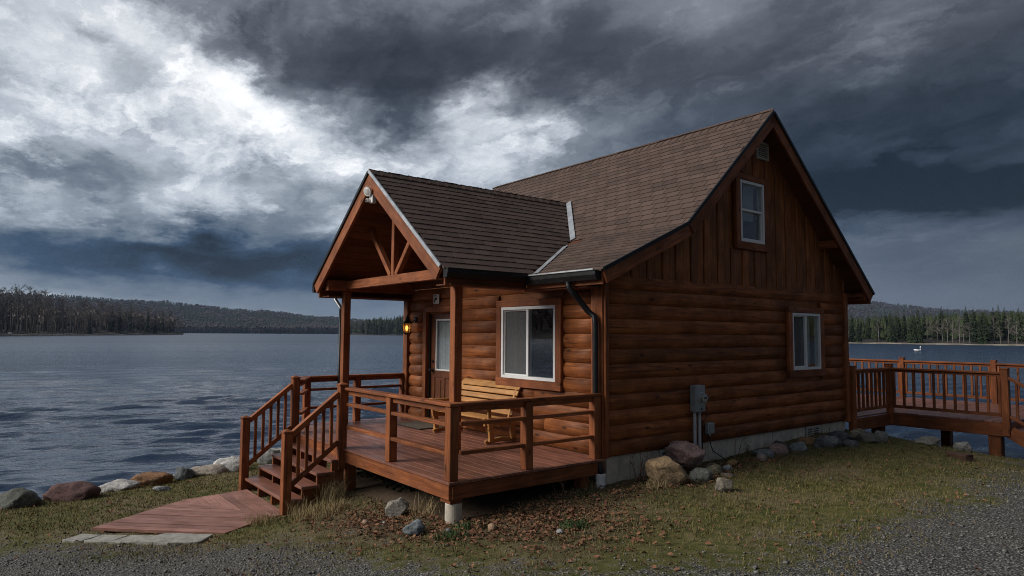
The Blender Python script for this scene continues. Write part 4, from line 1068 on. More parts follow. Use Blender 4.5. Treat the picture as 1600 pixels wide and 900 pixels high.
pl_ = bpy.data.lights.new('lantern_light', 'POINT'); pl_.energy = 1.9; pl_.color = (1, .50, .18); pl_.shadow_soft_size = .012
plo = bpy.data.objects.new('lantern_light', pl_); link(plo, lan, Matrix.Translation((LXp, LY, LZ-.01)))
# floodlight in the gable peak
fl_ = tag(empty('security_floodlight', (-9.40, PY0-.02, 3.80)), 'white security floodlight with sensor under the porch gable peak', 'floodlight')
fx_, fy_ = -9.38, PY0+.02
fbox('junction_box', fl_, FR(fx_-.055, 3.60, fy_+.02), 0, .11, 0, .13, 0, .07, 'white_plastic', .006)
fbox('sensor', fl_, FR(fx_-.075, 3.615, fy_-.045), 0, .06, 0, .055, 0, .06, 'white_plastic', .008)
lathe('sensor_lens', fl_, [(.02, 0), (.018, .008), (.008, .014)], 'cable', frame((fx_-.045, fy_-.105, 3.642), (1, 0, 0), (0, 0, 1)), 14)
tube('arm', fl_, [(fx_, fy_-.02, 3.72), (fx_-.01, fy_-.06, 3.79)], .014, 'white_plastic', 8)
hd = frame((fx_-.03, fy_-.06, 3.79), (1, .3, 0), (0, -.35, 1))
lathe('lamp_head', fl_, [(.028, -.05), (.045, -.03), (.062, .01), (.075, .045), (.075, .055), (.066, .056)], 'white_plastic', hd, 20)
lathe('lamp_lens', fl_, [(.066, .050), (.05, .060), (.02, .066)], 'lens', hd, 20)
tube('arm', fl_, [(fx_+.03, fy_-.02, 3.70), (fx_+.06, fy_-.03, 3.74)], .012, 'white_plastic', 8)
# plaque above the door: pale board with dark picture mark
pq = tag(empty('door_plaque', (-10.34, YF-.05, 2.13)), 'small pale plaque with a dark mark above the door', 'plaque')
pf = FR(-10.435, 2.135, YF-.045)
fbox('plate', pq, pf, 0, .19, 0, .17, 0, .018, 'white_plastic', .004)
prism('mark', pq, pf, [(.035, .02), (.05, .02), (.10, .075), (.125, .06), (.13, .10), (.10, .115), (.06, .10), (.04, .07)], .0185, .0215, 'cable')
fbox('mark_bar', pq, pf, .035, .10, .135, .15, .0185, .0215, 'cable', 0)
# electricity meter
mt = tag(empty('electricity_meter', (XR+.04, 8.28, .5)), 'grey electricity meter box with round glass dial on the gable wall', 'electric meter')
mf = GB(8.13, .485, XR+.035)
bx = fbox('meter_box', mt, mf, 0, .225, 0, .385, 0, .11, 'grey_metal', .008)
fbox('cover', mt, mf, .012, .213, .03, .375, .111, .117, 'grey_metal', .004)
fbox('latch', mt, mf, .10, .125, .03, .055, .118, .13, 'cable', .003)
dm = frame((XR+.147, 8.25, .685), (0, 1, 0), (0, 0, 1))
lathe('meter_collar', mt, [(.088, 0), (.088, .02), (.078, .026)], 'flash', dm, 24)
lathe('meter_glass', mt, [(.072, .02), (.072, .085), (.062, .10), (.03, .104)], 'glass', dm, 24)
lathe('meter_dial', mt, [(.060, .02), (.060, .07), (.05, .075)], 'vent', dm, 24)
fbox('dial_mark', mt, dm, -.03, .03, -.005, .02, .0755, .079, 'cable', 0)
tube('conduit', mt, [(XR+.085, 8.175, .49), (XR+.085, 8.175, -.6)], .024, 'pvc', 12)
tube('conduit', mt, [(XR+.085, 8.285, .49), (XR+.085, 8.285, -.6)], .024, 'pvc', 12)
lathe('coupling', mt, [(.03, -.02), (.03, .02)], 'pvc', Matrix.Translation((XR+.085, 8.175, .28)), 14); lathe('coupling', mt, [(.03, -.025), (.03, .0)], 'pvc', Matrix.Translation((XR+.085, 8.285, .485)), 14)
tube('cable', mt, [(XR+.10, 8.42, .56), (XR+.09, 8.47, .50), (XR+.09, 8.44, .40), (XR+.05, 8.41, .30), (XR+.05, 8.40, -.12)], .007, 'cable', 6)
jb = tag(empty('junction_box', (XR+.04, 8.55, .12)), 'small grey junction box with black cable low on the gable wall', 'junction box')
fbox('box', jb, GB(8.48, .135, XR+.035), 0, .15, 0, .165, 0, .07, 'grey_metal', .01)
fbox('lid', jb, GB(8.495, .15, XR+.106), 0, .12, 0, .135, 0, .008, 'grey_metal', .004)
tube('gland', jb, [(XR+.07, 8.555, .135), (XR+.07, 8.555, .10)], .016, 'pvc', 10)
tube('cable', jb, [(XR+.07, 8.555, .11), (XR+.075, 8.56, -.02), (XR+.09, 8.60, -.12), (XR+.16, 8.70, -.20), (XR+.25, 8.80, -.29)], .008, 'cable', 6)

# ------------------------------------------------------------------ walkway and pavers at the stair foot
def clip(poly, a, b_):
    """keep the part of a polygon on the left of a->b"""
    out = []; n_ = len(poly)
    sd = lambda p: (b_[0]-a[0])*(p[1]-a[1])-(b_[1]-a[1])*(p[0]-a[0])
    for i in range(n_):
        p, q = poly[i], poly[(i+1) % n_]; sp, sq = sd(p), sd(q)
        if sp >= 0: out.append(p)
        if sp*sq < 0: t = sp/(sp-sq); out.append((p[0]+(q[0]-p[0])*t, p[1]+(q[1]-p[1])*t))
    return out
walk = tag(empty('plank_walkway', (-9.6, 2.4, -.85)), 'weathered pink plank walkway at the foot of the porch stairs', 'walkway')
regs = [([(-10.66, 3.24), (-10.50, 2.30), (-8.90, 3.05), (-8.90, 3.24)], 0.0), ([(-10.50, 2.295), (-9.69, 1.12), (-8.50, 2.34), (-8.90, 3.045)], math.atan2(1.22, 1.19))]
for poly, angw in regs:
    d = Vector((math.cos(angw), math.sin(angw), 0)); n_ = Vector((-d.y, d.x, 0))
    vs_ = [n_.x*p[0]+n_.y*p[1] for p in poly]; v0 = min(vs_); k = 0
    while v0+k*.128 < max(vs_)-.01:
        a, b_ = v0+k*.128+.0055, v0+(k+1)*.128-.0055
        A = (n_.x*a, n_.y*a); B = (n_.x*b_, n_.y*b_)
        pp = clip(poly, A, (A[0]+d.x, A[1]+d.y)); pp = clip(pp, (B[0]+d.x, B[1]+d.y), B) if pp else pp
        if len(pp) >= 3:
            cx, cy = sum(p[0] for p in pp)/len(pp), sum(p[1] for p in pp)/len(pp)
            loc = [((p[0]-cx)*d.x+(p[1]-cy)*d.y, (p[0]-cx)*n_.x+(p[1]-cy)*n_.y) for p in pp]
            prism('plank', walk, frame((cx, cy, -.785+random.uniform(-.004, .004)), d, n_), loc, -.035, .0, 'walk')
        k += 1
for a, b_ in (((-10.6, 3.1), (-9.75, 1.25)), ((-8.95, 3.1), (-8.62, 2.35))): beam('bearer', walk, (*a, -.85), (*b_, -.85), .05, .075, 'timber')
pav = [[(-9.50, .80), (-9.28, .98), (-9.46, 1.20), (-9.66, 1.02)], [(-9.27, .99), (-9.02, 1.22), (-9.20, 1.46), (-9.44, 1.21)], [(-9.00, 1.20), (-8.72, 1.52), (-8.94, 1.74), (-9.18, 1.46)], [(-8.78, 1.42), (-8.40, 1.72), (-8.22, 2.02), (-8.46, 2.24), (-8.90, 1.78)]]
pl_lab = ['narrow grey paving slab at the lakeward end of the row', 'grey paving slab second from the lakeward end', 'grey split paving slab beside the big pale one', 'largest pale paving slab by the walkway corner']
for pp, lb in zip(pav, pl_lab):
    cx, cy = sum(p[0] for p in pp)/len(pp), sum(p[1] for p in pp)/len(pp); n_ = len(pp); g0 = max(gz(p[0], p[1]) for p in pp)
    pts = []
    for i in range(n_):
        p, q = pp[i], pp[(i+1) % n_]
        for t in (0.04, .35, .65, .96): pts.append((.94*(p[0]+(q[0]-p[0])*t-cx)+random.uniform(-.012, .012), (p[1]+(q[1]-p[1])*t-cy)*.94+random.uniform(-.012, .012)))
    o = prism('paving_slab', None, frame((cx, cy, g0+.012), (1, 0, .02), (0, 1, 0)), pts, -.08, .0, 'paver')
    bv = o.modifiers.new('bevel', 'BEVEL'); bv.width = .008; bv.segments = 2
    tag(o, lb, 'paving slab', 'paving slabs below the walkway')

# ------------------------------------------------------------------ boardwalk behind the cabin
bw = tag(empty('lakeside_deck', (-7, 15.5, -.2)), 'brown raised deck with baluster railing over the water behind the cabin', 'deck')
BZ0, BY0, BY1, BXR = .05, 14.74, 18.70, -4.10
x = -12.9
while x < BXR-.02:
    w_ = min(.14, BXR-x); y0 = 13.06 if x+w_ <= -6.14 else BY0-.02
    beam('plank', bw, (x+w_/2, y0, BZ0-.015), (x+w_/2, BY1, BZ0-.015), w_-.006, .03, 'deck', bev=.003); x += w_
for a, b_ in (((-6.155, 13.06), (-6.155, BY0-.01)), ((-6.155, BY0+.0), (BXR, BY0)), ((BXR-.02, BY0+.03), (BXR-.02, BY1)), ((-12.9, BY1-.02), (BXR-.04, BY1-.02))):
    beam('rim_joist', bw, (*a, BZ0-.15), (*b_, BZ0-.15), .04, .235, 'timber')
for x, y in ((-6.4, 14.75), (-4.35, 14.85), (-6.4, 18.4), (-4.35, 18.4), (-9, 18.4)): post('support_post', bw, x, y, -2.2, BZ0-.26, .20, 'timber')
def balustrade(pts, zt, zb):
    for (p, q) in zip(pts[:-1], pts[1:]):
        p3, q3 = Vector((*p, 0)), Vector((*q, 0)); L = (q3-p3).length; d = (q3-p3)/L
        beam('top_rail', bw, p3+d*.05+Vector((0, 0, zt)), q3-d*.05+Vector((0, 0, zt)), .11, .038, 'timber', bev=.005)
        beam('sub_rail', bw, p3+d*.05+Vector((0, 0, zt-.045)), q3-d*.05+Vector((0, 0, zt-.045)), .04, .05, 'timber')
        beam('bottom_rail', bw, p3+d*.05+Vector((0, 0, zb)), q3-d*.05+Vector((0, 0, zb)), .04, .06, 'timber')
        n_ = max(2, round(L/.175))
        for k in range(n_):
            c = p3+d*(L*(k+.5)/n_); post('baluster', bw, c.x, c.y, zb+.03, zt-.05, .042, 'timber', .003)
    for p in pts:
        post('rail_post', bw, p[0], p[1], BZ0-.25, zt+.07, .115, 'timber'); fbox('post_cap', bw, frame((p[0], p[1], zt+.071), (1, 0, 0), (0, 1, 0)), -.066, .066, -.066, .066, 0, .022, 'timber', .006)
balustrade([(-6.155, 13.12), (-6.155, BY0+.02), (BXR-.05, BY0+.02)], BZ0+.89, BZ0+.12)
balustrade([(-11.4, BY1-.06), (-9.45, BY1-.06), (-7.45, BY1-.06), (-5.45, BY1-.06), (BXR-.05, BY1-.06)], BZ0+.92, BZ0+.12)
for k in range(3): beam('tread', bw, (BXR+.13+k*.25, BY0+.03, BZ0-.16-.16*k), (BXR+.13+k*.25, BY0+1.2, BZ0-.16-.16*k), .26, .04, 'deck')
for yy in (BY0+.02, BY0+1.18): beam('stringer', bw, (BXR, yy, BZ0-.18), (BXR+.9, yy, BZ0-.72), .045, .22, 'timber')
post('rail_post', bw, BXR+.86, BY0+.02, -.75, .45, .11, 'timber')
beam('stair_rail', bw, (BXR-.03, BY0+.02, BZ0+.82), (BXR+.86, BY0+.02, BZ0+.30), .085, .05, 'timber'); beam('stair_bottom_rail', bw, (BXR-.03, BY0+.02, BZ0+.12), (BXR+.86, BY0+.02, BZ0-.40), .05, .05, 'timber')
for k in range(5):
    xx = BXR+.12+k*.15; zz_ = BZ0+.80-.584*(xx-BXR); post('baluster', bw, xx, BY0+.02, zz_-.68, zz_-.02, .042, 'timber', .003)
blk = empty('timber_block', (-3.98, 11.9, gz(-3.98, 11.9))); tag(blk, 'dark weathered timber offcut lying in the grass by the lakeside deck', 'timber block')
o = fbox('offcut', blk, frame((-3.98, 11.9, gz(-3.98, 11.9)), (1, -.55, .0), (.5, 1, 0)), -.19, .19, -.08, .08, -.02, .085, 'driftblock', .012)
fbox('end_chip', blk, frame((-3.98, 11.9, gz(-3.98, 11.9)), (1, -.55, .0), (.5, 1, 0)), .12, .22, -.05, .05, .086, .10, 'driftblock', .004)

# ------------------------------------------------------------------ rocks
def rock_mesh(seed, w_, d_, h_, ang_=0.5):
    rr = random.Random(seed); bm = bmesh.new(); bmesh.ops.create_icosphere(bm, subdivisions=4 if w_ > .25 else 3 if w_ > .12 else 2, radius=1)
    cuts = [(Vector((rr.gauss(0, 1), rr.gauss(0, 1), rr.gauss(0, .8))).normalized(), rr.uniform(.58, .90)) for _ in range(int(9+9*ang_))]
    o = Vector((rr.random()*40, rr.random()*40, rr.random()*40))
    for v in bm.verts:
        p = v.co.copy(); p *= 1+.22*noise.noise(p*1.1+o)
        for n_, k in cuts:
            e = p.dot(n_)-k
            if e > 0: p -= n_*e*min(1, .45+.75*ang_)
        p *= 1+.11*noise.noise(p*2.4+o)+.065*noise.noise(p*5.5+o)+.035*noise.noise(p*12+o)
        v.co = Vector((p.x*w_/2, p.y*d_/2, p.z*h_/2))
    me = bpy.data.meshes.new('m'); bm.to_mesh(me); bm.free(); me.materials.append(MATS['rock'])
    sm = True
    me.polygons.foreach_set('use_smooth', [sm]*len(me.polygons)); return me
def rock(x, y, w_, h_, col, label, ang_=.4, rot=None, sink=.30, dz=0, name='boulder', grp=None, depth=.8):
    rr = random.Random(int(x*1000)+int(y*777))
    me = rock_mesh(int(x*313+y*717), w_*1.0, w_*depth, h_*1.30, ang_)
    z = gz(x, y)+h_*(.5-sink)+dz
    # local x runs across the view from the drive
    a = math.atan2(-x, y) if rot is None else rot
    o = ob(name, me, None, Matrix.Translation((x, y, z)) @ Matrix.Rotation(math.atan2(-x*0+rt.y, rt.x)+rr.uniform(-.3, .3) if rot is None else rot, 4, 'Z') @ Matrix.Rotation(rr.uniform(-.1, .1), 4, 'Y'))
    o.color = (*col, 1); tag(o, label, 'rock', grp); return o
G1, G2, G3 = 'boulders along the lake edge', 'rocks along the cabin foundation', 'stones in front of the porch'
rock(-12.75, .52, .72, .30, (.085, .09, .075), 'dark mossy grey boulder at the water edge, leftmost of the big ones', .4, grp=G1)
rock(-12.85, 1.22, .86, .34, (.105, .052, .048), 'large dark maroon boulder on the lake edge', .5, grp=G1)
rock(-13.15, 1.92, .68, .24, (.42, .41, .39), 'low white flat boulder beside the maroon one', .4, grp=G1)
rock(-13.35, 2.40, .80, .30, (.24, .125, .06), 'rusty orange flat-topped boulder on the lake edge', .8, grp=G1)
rock(-13.45, 2.95, .34, .32, (.11, .12, .125), 'small dark blue grey boulder next to the rusty one', .8, grp=G1)
rock(-13.55, 3.42, .66, .22, (.34, .29, .245), 'low beige boulder left of the white one by the stairs', .4, grp=G1)
rock(-13.65, 3.85, .64, .34, (.52, .51, .48), 'bright white rounded boulder left of the porch stairs', .3, grp=G1)
rock(-14.1, 4.75, .55, .36, (.20, .20, .19), 'grey boulder seen through the stair balusters', .4, grp=G1)
rock(-14.5, 5.15, .9, .34, (.46, .42, .36), 'pale boulder behind the stairs at the water', .4, grp=G1)
rock(-12.35, 2.41, .34, .08, (.17, .175, .18), 'thin slate grey flat stone in the grass by the shore', .7, grp=G1, sink=.3, name='flat_stone')
rock(-12.55, .12, .24, .15, (.05, .05, .05), 'small blackish stone at the far left shore edge', .5, grp=G1)
rock(-7.16, 3.90, .28, .22, (.19, .175, .15), 'angular grey tan rock under the porch front edge', .7, grp=G3, sink=.15)
rock(-6.24, 3.62, .26, .16, (.165, .185, .20), 'blue grey rounded rock near the concrete pier', .5, grp=G3, sink=.2)
rock(-5.62, 4.16, .11, .10, (.24, .155, .10), 'small rusty brown stone among the fallen leaves', .4, grp=G3, name='stone')
rock(-5.98, 3.85, .11, .05, (.30, .32, .34), 'small pale grey stone right of the pier', .5, grp=G3, name='stone')
rock(-7.07, 3.46, .09, .08, (.28, .19, .13), 'small tan stone in the dead grass', .4, grp=G3, name='stone')
rock(-5.02, 4.55, .10, .05, (.36, .36, .36), 'small whitish stone by the green tuft', .4, grp=G3, name='stone')
rock(-6.90, 3.60, .06, .05, (.45, .45, .44), 'tiny white stone below the porch', .4, grp=G3, name='stone')
rock(-5.72, 7.05, .56, .34, (.30, .205, .115), 'big tan granite boulder by the foundation', .3, grp=G2, sink=.12)
rock(-5.90, 7.72, .64, .30, (.25, .165, .155), 'big pinkish angular boulder propped on the tan one', .9, grp=G2, sink=-.35)
rock(-5.58, 7.56, .31, .22, (.135, .14, .125), 'grey green rock under the pink boulder', .4, grp=G2)
rock(-5.67, 7.95, .32, .18, (.13, .115, .075), 'olive brown rock right of the pink boulder', .5, grp=G2)
rock(-5.02, 7.27, .26, .22, (.205, .18, .145), 'angular grey brown rock standing out in the grass', .8, grp=G2, sink=.25)
rock(-5.66, 8.30, .17, .11, (.20, .225, .235), 'small pale blue stone below the junction box', .4, grp=G2)
rock(-5.86, 8.70, .20, .09, (.24, .14, .06), 'small orange stone near the foundation', .4, grp=G2)
rock(-5.47, 8.03, .22, .06, (.21, .18, .15), 'thin flat stone in front of the pale blue one', .6, grp=G2, name='flat_stone')
rock(-5.87, 9.62, .36, .14, (.21, .225, .23), 'blue grey long stone midway along the foundation', .3, grp=G2)
rock(-5.70, 9.25, .20, .14, (.22, .165, .15), 'small pinkish stone in front of the long one', .4, grp=G2)
rock(-5.85, 9.98, .38, .17, (.28, .185, .165), 'rounded pink speckled stone by the foundation', .25, grp=G2)
rock(-6.04, 10.33, .36, .13, (.07, .07, .072), 'blackish stone tucked behind the pink speckled one', .4, grp=G2)
rock(-5.72, 10.32, .31, .17, (.18, .20, .20), 'rounded grey stone right of the pink speckled one', .3, grp=G2)
rock(-5.90, 10.93, .34, .13, (.24, .14, .065), 'flat rusty stone left of the rear foundation vent', .5, grp=G2)
rock(-5.52, 10.90, .48, .24, (.15, .155, .16), 'largest grey rock below the rear foundation vent', .5, grp=G2)
rock(-5.75, 11.79, .47, .18, (.10, .105, .11), 'dark long rock right of the rear vent', .5, grp=G2)
rock(-5.61, 12.15, .36, .18, (.24, .20, .14), 'sandy rock at the rear corner of the cabin', .5, grp=G2)
rock(-5.30, 11.80, .41, .20, (.13, .12, .10), 'brown grey rock in front of the rear corner', .5, grp=G2)
rock(-5.24, 12.20, .32, .20, (.17, .165, .15), 'grey rock at the far end of the row', .6, grp=G2)
rock(-5.31, 11.25, .30, .15, (.11, .11, .115), 'charcoal rock between the two larger grey ones', .5, grp=G2)
rock(-4.85, 13.0, .5, .16, (.24, .22, .185), 'low pale rock on the bank below the lakeside deck', .5, grp=G2)
rock(-4.34, 13.1, .34, .20, (.26, .245, .22), 'pointed pale rock on the bank near the deck stairs', .8, grp=G2)
#PART4
# ------------------------------------------------------------------ far shores, hills and woods
def pol(az, r): a = rad(az); return r*math.sin(a), r*math.cos(a)
def interp(t, pts): return float(np.interp(t, [p[0] for p in pts], [p[1] for p in pts]))
def polar_terrain(name, label, az0, az1, naz, rs, hf, mat):
    V, F = [], []
    for i in range(naz+1):
        az = az0+(az1-az0)*i/naz; r0, r1 = rs(az)
        for j in range(13):
            t = j/12; r = r0+(r1-r0)*t; x_, y_ = pol(az, r); V.append((x_, y_, hf(az, t)))
    for i in range(naz):
        for j in range(12): F.append((i*13+j, (i+1)*13+j, (i+1)*13+j+1, i*13+j+1))
    return tag(ob(name, mesh(V, F, mat, True)), label, kind='structure')
# headland on the left
HS = [(-190, 600), (-150, 420), (-130, 390), (-100, 430), (-89, 470), (-85, 530), (-81.7, 610), (-79.5, 670), (-78.0, 715)]
def hl_r(az): r = interp(az, HS); return r, r+interp(az, [(-130, 400), (-89, 320), (-82, 170), (-78, 40)])
def hl_h(az, t): return -1.6+min(1, t*14)*1.2+(min(t*3, 1)**1.5)*interp(az, [(-130, 22), (-95, 12), (-88, 6.5), (-82, 4.5), (-78.5, 1.5), (-78, .5)])
polar_terrain('headland', 'low wooded headland across the water on the left', -190, -78, 180, hl_r, hl_h, 'hill_ground')
# sandy strip along its shore
m, nt, b = new_mat('shore_sand'); geo = N(nt, 'ShaderNodeNewGeometry').outputs['Position']
setin(nt, b, Base_Color=MIX(nt, NOISE(nt, geo, .3, 4, .6).outputs[0], (.10, .085, .065), (.30, .26, .205)), Roughness=.95)
def strand(name, label, az0, az1, rs, w_, h_):
    V, F = [], []; n_ = 90
    for i in range(n_+1):
        az = az0+(az1-az0)*i/n_; r = rs(az)+1.5*math.sin(i*1.7); k = .5+.5*abs(math.sin(i*.37+1))
        for dr, z in ((-2, -1.7), (0, -1.25+h_*k), (w_, -1.2+h_*1.4*k), (w_+3, -1.6)): V.append((*pol(az, r+dr), z))
    for i in range(n_):
        for j in range(3): F.append((i*4+j, i*4+4+j, i*4+5+j, i*4+1+j))
    tag(ob(name, mesh(V, F, 'shore_sand')), label, kind='structure')
strand('beach', 'pale stony beach along the headland', -100, -78.2, lambda a: hl_r(a)[0]-1.5, 5, .8)
# far hills, left and right
FHK = .72
FH = [(-200, 30), (-140, 60), (-110, 120), (-95, 140), (-86, 139), (-84, 137), (-81.7, 126), (-80.5, 124), (-79.2, 131), (-77.4, 113), (-75, 105), (-72.8, 95), (-70.4, 86), (-67.9, 76), (-65.3, 65), (-62.6, 57), (-60.5, 55), (-55, 60), (-45, 80), (-30, 150), (-26, 150), (-24.4, 147), (-22.1, 131), (-20.1, 116), (-18.2, 104), (-16.3, 97), (-14.5, 93), (-5, 100), (20, 110), (75, 120)]
def fh_r(az): return 1500, 2350
def fh_h(az, t): 
    e = interp(az, FH)*FHK; u = min(t*1.25, 1)
    bump_ = 5*noise.noise(Vector((az*.35, t*3, 1)))+3*noise.noise(Vector((az*1.1, t*6, 4)))
    return -2+min(t*20, 1)*2.5+(e-8)*(u**1.15)+bump_*u if t < .99 else e*.8
polar_terrain('far_hills', 'wooded hills on the far side of the lake', -200, 75, 460, fh_r, fh_h, 'hill_ground')
# mid point on the right of the left bay, dark with conifers
MS = [(-66.3, 930), (-64.5, 900), (-60, 860), (-50, 800)]
def md_r(az): r = interp(az, MS); return r, r+250
def md_h(az, t): return -1.6+min(1, t*14)*1.2+min(t*2, 1)*interp(az, [(-66.3, .3), (-64, 4), (-58, 10), (-50, 16)])
polar_terrain('wooded_point', 'wooded point beyond the porch', -66.3, -50, 60, md_r, md_h, 'hill_ground')
RS = [(-40, 320), (-27, 300), (-22, 290), (-18, 284), (-14, 280), (-8, 285), (10, 330), (65, 420)]
def rs_r(az): r = interp(az, RS); return r, r+180
def rs_h(az, t): return -1.6+min(1, t*14)*1.1+min(t*1.2, 1)*5.0
polar_terrain('wooded_shore', 'wooded shore across the water on the right', -40, 65, 220, rs_r, rs_h, 'hill_ground')
strand('beach', 'pale sand strip along the right shore', -34, 4, lambda a: rs_r(a)[0]-1.0, 2.2, .35)

# tree prototypes
def bare_tree(seed, H, spread, trunk_mat, dense=1.0, tw=.035):
    rr = random.Random(seed); tv, tf, cv, cf = [], [], [], []
    lean = Vector((rr.uniform(-.05, .05), rr.uniform(-.05, .05), 0))
    path = [Vector((0, 0, -.6))]+[Vector((lean.x*H*t+rr.uniform(-.12, .12), lean.y*H*t+rr.uniform(-.12, .12), H*t)) for t in (.2, .4, .6, .8, .93)]
    r0 = H*.0115+.05
    tube_data(path, [r0, r0*.85, r0*.68, r0*.5, r0*.28, r0*.1], 6, tv, tf)
    def along(t):
        t = t*(len(path)-1); i = min(int(t), len(path)-2); return path[i].lerp(path[i+1], t-i)
    def twig(p, d, L, lv, r):
        q = p+d*L; 
        mid = p+d*L*.5+Vector((rr.uniform(-1, 1), rr.uniform(-1, 1), rr.uniform(-.5, 1)))*L*.06
        tube_data([p, mid, q], [r, r*.75, r*.4], 3, cv, cf, False)
        if lv == 0: return
        for k in range({3: 4, 2: 4, 1: 4}[lv]):
            t = rr.uniform(.25, 1.0); b0 = p.lerp(q, t)
            nd = (d+Vector((rr.gauss(0, .55), rr.gauss(0, .55), rr.gauss(.18, .4)))).normalized()
            twig(b0, nd, L*rr.uniform(.38, .62), lv-1, max(r*.55, tw))
    nl = int(15*dense)
    for k in range(nl):
        t = rr.uniform(.33, .98); p = along(t); a = rr.random()*6.283
        el = rr.uniform(.35, 1.0)+(t-.5)*.5
        d = Vector((math.cos(a)*math.cos(el), math.sin(a)*math.cos(el), math.sin(el)))
        L = H*spread*(1.05-t*.75)*rr.uniform(.6, 1.1)
        twig(p, d, L, 2, max(r0*(1-t)*.55, tw*1.3))
    return mesh(tv, tf, trunk_mat, True), mesh(cv, cf, 'twigs')
def conifer(seed, H, R, dens=1.0):
    rr = random.Random(seed); tv, tf, cv, cf = [], [], [], []
    tube_data([(0, 0, -.6), (0, 0, H*.5), (0, 0, H*.96)], [H*.014+.04, H*.009+.02, .02], 6, tv, tf)
    z = H*.10; 
    while z < H*.985:
        t = z/H; rad_ = R*(1-t)**.8*(.75+.35*rr.random())+.12; n_ = max(4, int((5+7*(1-t))*dens))
        for k in range(n_):
            a = 6.283*(k+rr.random()*.8)/n_; L = rad_*rr.uniform(.6, 1.12); dr = -.28-.30*(1-t)+rr.uniform(-.12, .16)
            d = Vector((math.cos(a), math.sin(a), 0)); s = Vector((-d.y, d.x, 0)); w_ = L*rr.uniform(.20, .34)+.08
            p0 = Vector((0, 0, z)); p1 = p0+d*L*.55+Vector((0, 0, dr*L*.35)); p2 = p0+d*L+Vector((0, 0, dr*L))
            i = len(cv)
            cv += [p0+Vector((0, 0, .08)), p1+s*w_+Vector((0, 0, -.12*L)), p1+Vector((0, 0, .10*L+.05)), p1-s*w_+Vector((0, 0, -.12*L)), p2, p1+Vector((0, 0, -.26*L))]
            cf += [(i, i+2, i+1), (i, i+3, i+2), (i+1, i+2, i+4), (i+2, i+3, i+4), (i, i+1, i+5), (i, i+5, i+3), (i+5, i+1, i+4), (i+3, i+5, i+4)]
        z += H*.028*rr.uniform(.8, 1.2)+.05
    return mesh(tv, tf, 'bark', True), mesh(cv, cf, 'needles')
def plant_tree(name, me2, x, y, z, s, rot, label, group, sz=1.0):
    e = bpy.data.objects.new(name, None); COL.objects.link(e)
    e.matrix_basis = Matrix.Translation((x, y, z)) @ Matrix.Rotation(rot, 4, 'Z') @ Matrix.Diagonal((s, s, s*sz, 1))
    tag(e, label, 'tree', group)
    for nm, me in zip(('trunk', 'crown'), me2):
        c = bpy.data.objects.new(nm, me); COL.objects.link(c); c.parent = e
    return e
BARE = [bare_tree(20+i, 20, .30, 'bark', 1.25, .055) for i in range(6)]
BIRCH = [bare_tree(60+i, 13.5, .26, 'birch', 1.5, .034) for i in range(5)]
CON = [conifer(40+i, 15, 2.3+.25*(i % 3)) for i in range(6)]
PINE = [conifer(80+i, 24, 3.0, 1.1) for i in range(3)]
rr = random.Random(5)
def th(hf, rf, az, r): r0, r1 = rf(az); return hf(az, min(max((r-r0)/(r1-r0), 0), 1))
# headland: bare trees, one by one
for k in range(135):
    az = -96+(k+rr.random())*(18.0/135); r0, r1 = hl_r(az); depth = min(40, (r1-r0)*.5); r = r0+4+rr.random()**1.3*depth
    x_, y_ = pol(az, r); s = rr.uniform(.80, 1.15)*interp(az, [(-96, 1.4), (-88, 1.36), (-86, 1.2), (-84, 1.1), (-81, 1.08), (-79, .98), (-78, .72)])
    plant_tree('bare_tree', rr.choice(BARE), x_, y_, th(hl_h, hl_r, az, r)-.1, s, rr.random()*6.28, 'leafless grey brown tree in the wood on the left headland', 'leafless trees on the left headland')
# headland evergreens that stand out
EV = [(-84.1, 6, .72, 'bushy dark evergreen at the waterline in the middle of the headland'), (-82.75, 30, 1.08, 'dark pine crown rising above the bare headland wood, leftmost'), (-82.3, 20, 1.16, 'tallest dark pine above the bare headland wood'), (-81.55, 25, 1.18, 'dark pine right of the tallest one on the headland'), (-80.45, 18, 1.06, 'dark pine in the cluster near the headland tip, left one'), (-79.95, 14, 1.03, 'dark pine in the cluster near the headland tip, middle one'), (-79.45, 12, 1.0, 'dark pine in the cluster near the headland tip, right one'), (-79.0, 12, .92, 'last dark pine before the headland tip')]
for az, dr, s, lb in EV:
    r = hl_r(az)[0]+dr; x_, y_ = pol(az, r); plant_tree('pine_tree', rr.choice(PINE), x_, y_, th(hl_h, hl_r, az, r)-.2, s*.92, rr.random()*6, lb, 'pines on the left headland')
# right shore trees, one by one
for k in range(118):
    az = -33+(k+rr.random())*(24.0/118); r = rs_r(az)[0]+3+rr.random()**1.4*28; x_, y_ = pol(az, r)
    gap = (-20.4 < az < -17.6 and rr.random() < .72) or (-16.4 < az < -13 and rr.random() < .62)
    if gap and r < rs_r(az)[0]+18: continue
    s = rr.uniform(.62, .92)*interp(az, [(-33, .92), (-24, .90), (-18, 1.02), (-13, 1.1)])
    plant_tree('spruce_tree', rr.choice(CON), x_, y_, th(rs_h, rs_r, az, r)-.1, s, rr.random()*6.28, 'dark green spruce in the wood on the right shore', 'spruces on the right shore')
for az in list(np.linspace(-20.2, -17.6, 9))+list(np.linspace(-16.2, -12.8, 9))+[-25.4, -25.2, -23.3, -22.4, -21.2]:
    az += rr.uniform(-.08, .08); r = rs_r(az)[0]+2+rr.random()*10; x_, y_ = pol(az, r)
    plant_tree('birch_tree', rr.choice(BIRCH), x_, y_, th(rs_h, rs_r, az, r)-.1, rr.uniform(.45, .78), rr.random()*6.28, 'pale trunked leafless birch at the right shore', 'birches on the right shore')
